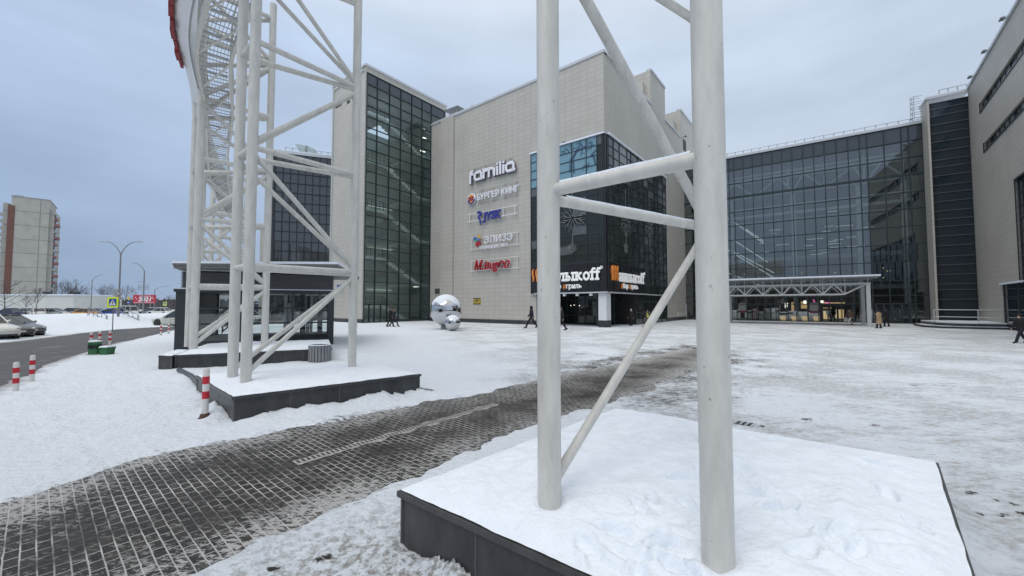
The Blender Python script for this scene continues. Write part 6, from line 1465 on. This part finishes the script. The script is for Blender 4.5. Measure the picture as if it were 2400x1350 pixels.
# ================================================================== FAR BUILDINGS
Ya = 175; tf_ = Face(at(14, 600, Ya)[:2], (math.cos(R(43)), math.sin(R(43)))); x0, x1 = tf_.S(20, 600), tf_.S(110, 600); HZ = tf_.Z(60, 463)
t = thing('apartment_tower', 'tall grey panel apartment tower with red brown edge and balconies', 'building', (tf_.P(x0, 0).x, Ya, 0))
b = MB(); b.fbox(tf_, x0, x1, -1, HZ, -19, 0)
b.fbox(tf_, x0 - 2.6, x0 - 1, -1, HZ - 3, -20, -2); b.fbox(tf_, x1, x1 + 1.5, -1, HZ - 4.5, -20, -1.5); b.build('wall', tile_mat('panel_concrete', (.38, .37, .335), (.35, .345, .315), (.22, .22, .20), 9.2, HZ / 8, 0, .16, .9, .10), t)
b = MB(); b.fbox(tf_, x0 - .9, x0 + 1.1, -1, HZ - 4.2, -18, .12); b.build('brown_band', mat('brown_facing', (.15, .075, .06), .9, noise_amt=.1, nscale=.4), t)
M_balc = mat('balcony_pink', (.26, .12, .13), .8, noise_amt=.3, nscale=.5); M_balw = mat('balcony_pale', (.34, .34, .34), .7)
fl_ = 3.0
for k in range(1, int((HZ - 5) / fl_)):
    b = MB(); b.fbox(tf_, x1, x1 + 2.3 + .7 * (k % 2), k * fl_, k * fl_ + 1.15, -7, -2.0); q = b.build('balcony', M_balc if k % 3 else M_balw, t)
    b = MB(); b.fbox(tf_, x1 + .1, x1 + 2.0, k * fl_ + 1.15, k * fl_ + 2.5, -7, -2.2); b.build('pane', M_dglass, q)
    b = MB(); b.fbox(tf_, x0 - 3.5, x0 - 2.6, k * fl_, k * fl_ + 1.2, -12, -2.2); b.build('balcony', M_balw, t)
b = MB(); b.fbox(tf_, x0 + .5, x0 + 3.2, HZ, HZ + .8, -8, -1); b.fbox(tf_, x1 - 9, x1 - 8.6, HZ, HZ + 1.2, -8, -7); b.fbox(tf_, x0 - .2, x1 + .2, HZ, HZ + .3, -22.2, .2); b.build('roof', M_concrete, t)
Yl = 112; lf = Face((0, Yl), (1, .02)); x0, x1 = lf.S(-30, 710), lf.S(171, 710); z1 = lf.Z(100, 693)
t = thing('low_pale_building', 'low plain whitish building below the apartment tower', 'building', ((x0 + x1) / 2, Yl, 0))
b = MB(); b.fbox(lf, x0, x1, -1, z1, -14, 0); b.build('wall', mat('pale_render', (.52, .53, .50), .85, noise_amt=.12, nscale=.25), t)
b = MB(); b.fbox(lf, x0 - .2, x1 + .25, z1, z1 + .22, -14.2, .25); rf_ = b.build('roof', M_coping, t); b = MB(); b.fbox(lf, x0, x1, z1 + .22, z1 + .4, -14, .1); b.build('snow_cover', M_snow, rf_)
b = MB()
for px in (64, 137): s_ = lf.S(px); b.fbox(lf, s_ - .5, s_ + .6, z1 + .3, z1 + 1.15, -5, -4); b.fbox(lf, s_ - .6, s_ + .7, z1 + 1.15, z1 + 1.25, -5.1, -3.9)
b.build('roof_vent', M_dark, t)
# distant wooded ridge, read as one mass, and a few far roofs
rg = random.Random(5); b = MB()
for i in range(5200):
    px = rg.uniform(-120, 620) if rg.random() < .8 else rg.uniform(180, 430); Y = rg.uniform(185, 300); p = at(px, 720, Y); h = rg.uniform(2.5, 5.2) + 2.0 * noise.noise(Vector((p.x * .05, 0, 2)))
    w_ = rg.uniform(.12, .55); dx = rg.uniform(-.5, .5); b.face([(p.x - w_, Y, -.5), (p.x + w_, Y + .3, -.5), (p.x + dx + w_ * .5, Y, h), (p.x + dx - w_ * .5, Y - .2, h * .9)])
    if i % 3 == 0: b.face([(p.x, Y - w_, -.5), (p.x, Y + w_, -.5), (p.x + dx, Y + w_ * .3, h * .9)])
tw = b.build('forest', mat('bare_wood', (.115, .105, .11), .9, noise_amt=.4, nscale=.08), recalc=False); struct(tw, 'dull brown belt of bare woodland beyond the car park', 'stuff')
# the side of the square behind the photographer, seen only in the mirror balls and the glass
b = MB(); rg = random.Random(8)
for i in range(3600):
    a = R(rg.uniform(100, 262)); D = rg.uniform(75, 125); x, y = D * math.sin(a), D * math.cos(a); h = rg.uniform(6, 12) + 3 * noise.noise(Vector((a * 6, 1, 2))); w_ = rg.uniform(.15, .7); ca, sa = math.cos(a), math.sin(a)
    b.face([(x - w_ * ca, y + w_ * sa, -.3), (x + w_ * ca, y - w_ * sa, -.3), (x + w_ * .4 * ca + .5, y - w_ * .4 * sa, h), (x - w_ * .4 * ca + .5, y + w_ * .4 * sa, h * .93)])
struct(b.build('forest', mat('bare_wood', (.115, .105, .11), .9), recalc=False), 'bare trees along the street behind the photographer', 'stuff')
b = MB(); xs_ = list(range(-900, 600, 25))
for i in range(len(xs_) - 1):
    h = lambda x: 8 + 5 * noise.noise(Vector((x * .01, 3, 0))); b.face([(xs_[i], 620, -2), (xs_[i + 1], 620, -2), (xs_[i + 1], 640, h(xs_[i + 1])), (xs_[i], 640, h(xs_[i]))]); b.face([(xs_[i], 640, h(xs_[i])), (xs_[i + 1], 640, h(xs_[i + 1])), (xs_[i + 1], 760, -2), (xs_[i], 760, -2)])
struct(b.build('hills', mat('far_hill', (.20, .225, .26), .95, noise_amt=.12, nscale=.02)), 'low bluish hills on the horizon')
for px, wpx, h, Y, lab in ((245, 30, 7.5, 260, 'long low grey shed far behind the crossing sign'), (345, 60, 6.5, 330, 'far snowy roofed warehouse right of the billboard')):
    p = at(px, 700, Y); w_ = wpx / F * Y; t = thing('warehouse', lab, 'building', (p.x, Y, 0)); b = MB(); b.box((p.x, Y, h / 2 - .5), (w_, 14, h)); b.build('wall', mat('shed_grey', (.2, .2, .21), .8), t); b = MB(); b.box((p.x, Y, h), (w_ + 1, 15, .8)); b.build('roof', M_coping, t)
# ================================================================== BARE TREES
M_bark = mat('bark', (.075, .062, .058), .9, noise_amt=.3, nscale=3)
def bare_tree(label, loc, H, seed, spread=.5, dens=4, group='bare winter trees', r0=.1):
    rg = random.Random(seed); t = thing('bare_tree', label, 'tree', (0, 0, 0), group); tb = MB(); cb = MB()
    pts = []; d = Vector((rg.uniform(-.06, .06), 0, 1))
    for i in range(7): pts.append(Vector((d.x * H * i / 6 + rg.uniform(-.02, .02) * H * (i > 0), rg.uniform(-.02, .02) * H * (i > 0), H * .92 * i / 6)))
    tb.path(pts, [H * r0 * .12 * (1 - .85 * i / 6) for i in range(7)], 6); tb.build('trunk', M_bark, t)
    def grow(p, d, L, r, lv):
        e = p + d * L; m_ = p.lerp(e, .5) + Vector((rg.uniform(-.06, .06), rg.uniform(-.06, .06), rg.uniform(0, .05))) * L
        cb.path([p, m_, e], [r, r * .75, r * .45], 4, caps=False)
        if lv <= 0: return
        for _ in range(dens if lv > 1 else 5):
            q = m_.lerp(e, rg.random()) if rg.random() < .7 else e; nd = (d + Vector((rg.uniform(-1, 1), rg.uniform(-1, 1), rg.uniform(-.2, .7))) * .7).normalized(); grow(q, nd, L * rg.uniform(.4, .7), r * .5, lv - 1)
    for i in range(14):
        f = rg.uniform(.22, .95); k = f * 6; j = min(5, int(k)); p = pts[j].lerp(pts[j + 1], k - j); a = rg.uniform(0, 6.28)
        grow(p, Vector((math.cos(a) * spread, math.sin(a) * spread, .75)).normalized(), H * (.42 * (1.1 - f)) + H * .06, H * .0045 * (1.2 - f) + .012, 2)
    cb.build('crown', M_bark, t, recalc=False); t.location = loc; return t
def tpos(px, Y, z=-.2): p = at(px, 720, Y); return (p.x, Y, z)
bare_tree('spreading bare tree at the left edge in front of the apartment tower', tpos(12, 70), 7.2, 1, 1.1)
bare_tree('slim bare sapling in front of the low pale building', tpos(84, 62), 4.6, 2, .35)
bare_tree('short bushy bare tree beside the slim sapling', tpos(62, 80), 4.2, 3, .9)
B1 = bare_tree('tall bare birch at the left end of the far grove', tpos(146, 128), 9.6, 4, .5, 5); 
labs = ['tallest bare birch in the middle of the far grove', 'bare birch just right of the tallest one in the grove', 'thin bare birch at the right end of the far grove', 'low bare tree filling the left of the far grove', 'bare tree behind the larger crossing sign', 'bare tree left of the loudspeaker lamp', 'slender bare tree right of the loudspeaker lamp', 'stout dark shrub like bare tree under the billboard', 'small bare tree beside the farthest lamp']
for (px, Y, s_, rz), lab in zip(((168, 130, 1.1, 1), (180, 126, .86, 2.2), (196, 128, .66, 3.1), (157, 122, .8, 4), (247, 150, .95, .6), (252, 160, 1.1, 1.7), (294, 170, 1.1, 2.8), (345, 105, .34, 5), (402, 150, .6, .3)), labs): dup(B1, tpos(px, Y), rz, lab, s_)
# parked fence line at the far right of the car park
p0, p1 = at(345, 730, 118), at(620, 730, 118); t = thing('metal_fence', 'dark see through metal fence along the far car park', 'fence', (p0.x, 118, -.15)); b = MB()
for i in range(110): x = p0.x + (p1.x - p0.x) * i / 109; b.box((x, 118, .65), (.05, .05, 1.6))
b.box(((p0.x + p1.x) / 2, 118, 1.4), (p1.x - p0.x, .06, .08)); b.box(((p0.x + p1.x) / 2, 118, .1), (p1.x - p0.x, .06, .08)); b.build('bars', M_dark, t)
# ================================================================== PEOPLE
M_skin = mat('skin', (.45, .27, .2), .6)
def person(label, px, py, pxh, heading, coat, legs, hair, stride=.35, long_coat=False, hood=False, arm=.3, vest=None, z=0.0, bag=None, shoes=(.02, .02, .02), Y=None):
    p = gp(px, py, z) if Y is None else at(px, py, Y); D = p.y; H = min(1.9, max(1.5, pxh / F * D)); k = H / 1.75
    t = thing('person', label, 'person', (0, 0, 0))
    a = stride; hipz = .92 - .04 * a
    J = {'pel': (0, 0, hipz), 'ch': (.02, 0, 1.32), 'nk': (.03, 0, 1.47), 'hd': (.05, 0, 1.60), 'top': (.04, 0, 1.71)}
    for s_, n_ in ((1, 'L'), (-1, 'R')):
        g = a * s_; J['h' + n_] = (0, .09 * s_, hipz - .02); kn = (.48 * math.sin(g * .9) + .05, .10 * s_, hipz - .44 * math.cos(g)); J['k' + n_] = kn
        ank = (kn[0] + .42 * math.sin(g * 1.0 - .25 * abs(a)), .10 * s_, max(.09, kn[2] - .42 * math.cos(g * 1.0 - .2 * abs(a)))); J['a' + n_] = ank; J['t' + n_] = (ank[0] + .15, ank[1] + .02 * s_, .04)
        sh = (.02, .19 * s_, 1.40); ga = -arm * s_; el = (sh[0] + .28 * math.sin(ga) - .02, .25 * s_, sh[2] - .28 * math.cos(ga)); wr = (el[0] + .25 * math.sin(ga + .35), .24 * s_, el[2] - .25 * math.cos(ga + .35)); J['s' + n_] = sh; J['e' + n_] = el; J['w' + n_] = wr
        J['p' + n_] = (wr[0] + .02, wr[1], wr[2] - .08)
    names = ['pel', 'ch', 'nk', 'hd', 'top']; ed = [(0, 1), (1, 2), (2, 3), (3, 4)]; rad = [(.13, .11), (.14, .10), (.055, .055), (.095, .085), (.06, .06)]
    for n_ in 'LR':
        b0 = len(names); names += [q + n_ for q in ('h', 'k', 'a', 't', 's', 'e', 'w', 'p')]; rad += [(.085, .085), (.055, .055), (.042, .042), (.035, .035), (.06, .06), (.042, .042), (.03, .03), (.034, .02)]
        ed += [(0, b0), (b0, b0 + 1), (b0 + 1, b0 + 2), (b0 + 2, b0 + 3), (1, b0 + 4), (b0 + 4, b0 + 5), (b0 + 5, b0 + 6), (b0 + 6, b0 + 7)]
    V = [J[n_] for n_ in names]
    for n_ in 'LR':          # five fingers
        pi = names.index('p' + n_); s_ = 1 if n_ == 'L' else -1; P = V[pi]
        for q, (dx, dz, l_) in enumerate(((.045, .02, .05), (.03, 0, .075), (.01, 0, .08), (-.01, 0, .075), (-.03, 0, .06))):
            V.append((P[0] + dx * 1.1, P[1] - s_ * .005, P[2] - l_ * .6 + dz)); V.append((P[0] + dx * 1.1, P[1] - s_ * .02, P[2] - l_ + dz)); rad += [(.009, .009), (.007, .007)]
            ed += [(pi, len(V) - 2), (len(V) - 2, len(V) - 1)]
    me = bpy.data.meshes.new('body'); me.from_pydata(V, ed, []); o = bpy.data.objects.new('body', me); COL.objects.link(o)
    m_ = o.modifiers.new('skin', 'SKIN'); m_.use_smooth_shade = True
    sv = me.skin_vertices[0].data
    for i, r in enumerate(rad): sv[i].radius = r
    sv[0].use_root = True
    m2 = o.modifiers.new('sub', 'SUBSURF'); m2.levels = 1; m2.render_levels = 1
    dg = bpy.context.evaluated_depsgraph_get(); dg.update(); nm = bpy.data.meshes.new_from_object(o.evaluated_get(dg)); o.modifiers.clear(); o.data = nm; nm.name = 'body'
    # face features shaped on the head
    bm = bmesh.new(); bm.from_mesh(nm)
    for v in bm.verts:
        d = v.co - Vector(J['hd'])
        if d.length < .16 and d.x > .06:
            if abs(d.y) < .02 and -.04 < d.z < .01: v.co.x += .02
    bm.to_mesh(nm); bm.free(); nm.materials.append(M_skin); o.parent = t
    M_c = mat('coat_%02d%02d%02d' % tuple(int(99 * c) for c in coat), coat, .85, noise_amt=.25, nscale=6); M_l = mat('cloth_%02d%02d%02d' % tuple(int(99 * c) for c in legs), legs, .85, noise_amt=.2, nscale=6)
    M_h = mat('hair_%02d%02d%02d' % tuple(int(99 * c) for c in hair), hair, .8); M_s = mat('shoe_%02d' % int(99 * shoes[0]), shoes, .7)
    b = MB(); zl = .45 if long_coat else .78
    b.path([(-.02 * a, 0, zl), (0, 0, hipz - .02), (0, 0, 1.08), (.02, 0, 1.28), (.02, 0, 1.40), (.03, 0, 1.46), (.03, 0, 1.50)], [(.19 if long_coat else .17, .24 if long_coat else .215), (.165, .215), (.15, .205), (.155, .225), (.135, .215), (.09, .12), (.075, .085)], 16)
    for n_, s_ in (('L', 1), ('R', -1)):
        e = Vector(J['e' + n_]); sh = Vector(J['s' + n_]); wr = Vector(J['w' + n_]); b.path([sh + Vector((0, -.04 * s_, .02)), sh + Vector((0, .02 * s_, -.04)), e, wr, wr + (wr - e).normalized() * .03], [.065, .078, .062, .052, .05], 10)
    b.build('coat', M_c, t, True)
    b = MB()
    for n_, s_ in (('L', 1), ('R', -1)): b.path([Vector(J['h' + n_]) + Vector((0, 0, .06)), J['h' + n_], J['k' + n_], J['a' + n_]], [.10, .105, .075, .062], 10)
    b.build('trousers', M_l, t, True)
    for n_ in 'LR':
        an, to = Vector(J['a' + n_]), Vector(J['t' + n_]); b = MB(); b.path([an + Vector((-.05, 0, .08)), an + Vector((-.03, 0, -.02)), Vector((an.x + .06, an.y, max(.05, an.z - .04))), Vector((to.x + .04, to.y, .045)) if an.z < .14 else an + Vector((.14, 0, -.1))], [.06, .062, .055, .04], 8); b.build('shoe', M_s, t, True)
    hd_ = Vector(J['hd']); b = MB()
    if hood: b.path([hd_ + Vector((-.03, 0, -.14)), hd_ + Vector((-.035, 0, -.03)), hd_ + Vector((-.025, 0, .08)), hd_ + Vector((-.01, 0, .15))], [(.11, .12), (.125, .125), (.115, .115), (.03, .03)], 12); b.build('hood', M_c, t, True)
    else: b.path([hd_ + Vector((-.045, 0, -.05)), hd_ + Vector((-.03, 0, .03)), hd_ + Vector((-.015, 0, .10)), hd_ + Vector((0, 0, .14))], [(.07, .08), (.095, .10), (.09, .09), (.02, .02)], 12); b.build('hair', M_h, t, True)
    if vest: b = MB(); b.path([(0, 0, .95), (0, 0, 1.08), (.02, 0, 1.28), (.02, 0, 1.41)], [(.175, .225), (.16, .215), (.165, .235), (.14, .21)], 14, caps=False); b.build('reflective_vest', mat('vest_yellow', vest, .6), t, True)
    if bag: w_ = Vector(J['pR']); b = MB(); b.box((w_.x, w_.y, w_.z - .25), (.30, .12, .36)); b.tube((w_.x - .1, w_.y, w_.z - .08), (w_.x, w_.y, w_.z), .008, 4); b.tube((w_.x + .1, w_.y, w_.z - .08), (w_.x, w_.y, w_.z), .008, 4); b.build('carried_bag', mat('bag_pale', bag, .6), t)
    t.location = (p.x, D, z if Y is None else p.z); t.scale = (k, k, k); t.rotation_euler = (0, 0, heading); return t
BLK = (.012, .012, .014); NAVY = (.014, .015, .028)
person('person in a black jacket walking at the left of a pair by the stair tower', 914, 766, 46, R(0), BLK, BLK, (.05, .035, .03), .30)
person('person in a long dark coat walking on the right of the pair', 923, 766, 43, R(-5), NAVY, BLK, (.16, .10, .06), .45, long_coat=True)
person('hooded person in black striding left past the thick left pole', 1246, 770, 54, R(178), NAVY, BLK, BLK, .52, hood=True, arm=.35)
person('person in dark clothes half hidden behind the thick left pole', 1317, 775, 56, R(182), BLK, BLK, (.03, .03, .03), .42, arm=.3)
person('worker in a yellow vest walking near the corner shop window', 1520, 767, 42, R(170), (.05, .06, .05), BLK, BLK, .50, vest=(.5, .45, .10))
person('person in dark clothes with pale hat standing by the corner shop door', 1480, 764, 40, R(200), (.03, .026, .026), BLK, (.6, .6, .6), .18)
person('woman in a long beige coat standing outside the entrance', 2061, 770, 44, R(95), (.42, .30, .18), BLK, (.03, .02, .02), .10, long_coat=True)
person('person in black standing right of the beige coat', 2079, 766, 44, R(80), BLK, BLK, (.02, .02, .02), .14)
person('person in brown jacket and white trousers walking under the canopy', 1993, 763, 39, R(185), (.15, .09, .06), (.6, .58, .55), (.03, .02, .02), .45, bag=(.6, .6, .6))
person('dark person walking in at the very right edge', 2394, 805, 66, R(178), BLK, NAVY, BLK, .50)
p_ = AT.P(AT.S(1946), 0, -1.2)
for px, o, lab in ((1944, -1.0, 'left silhouette of a person inside the lit doorway'), (1953, -1.8, 'right silhouette of a person inside the lit doorway')):
    q = AT.P(AT.S(px, 740, o), 0, o); pr = person(lab, 1950, 760, 40, R(60), BLK, BLK, BLK, .2); pr.location = q
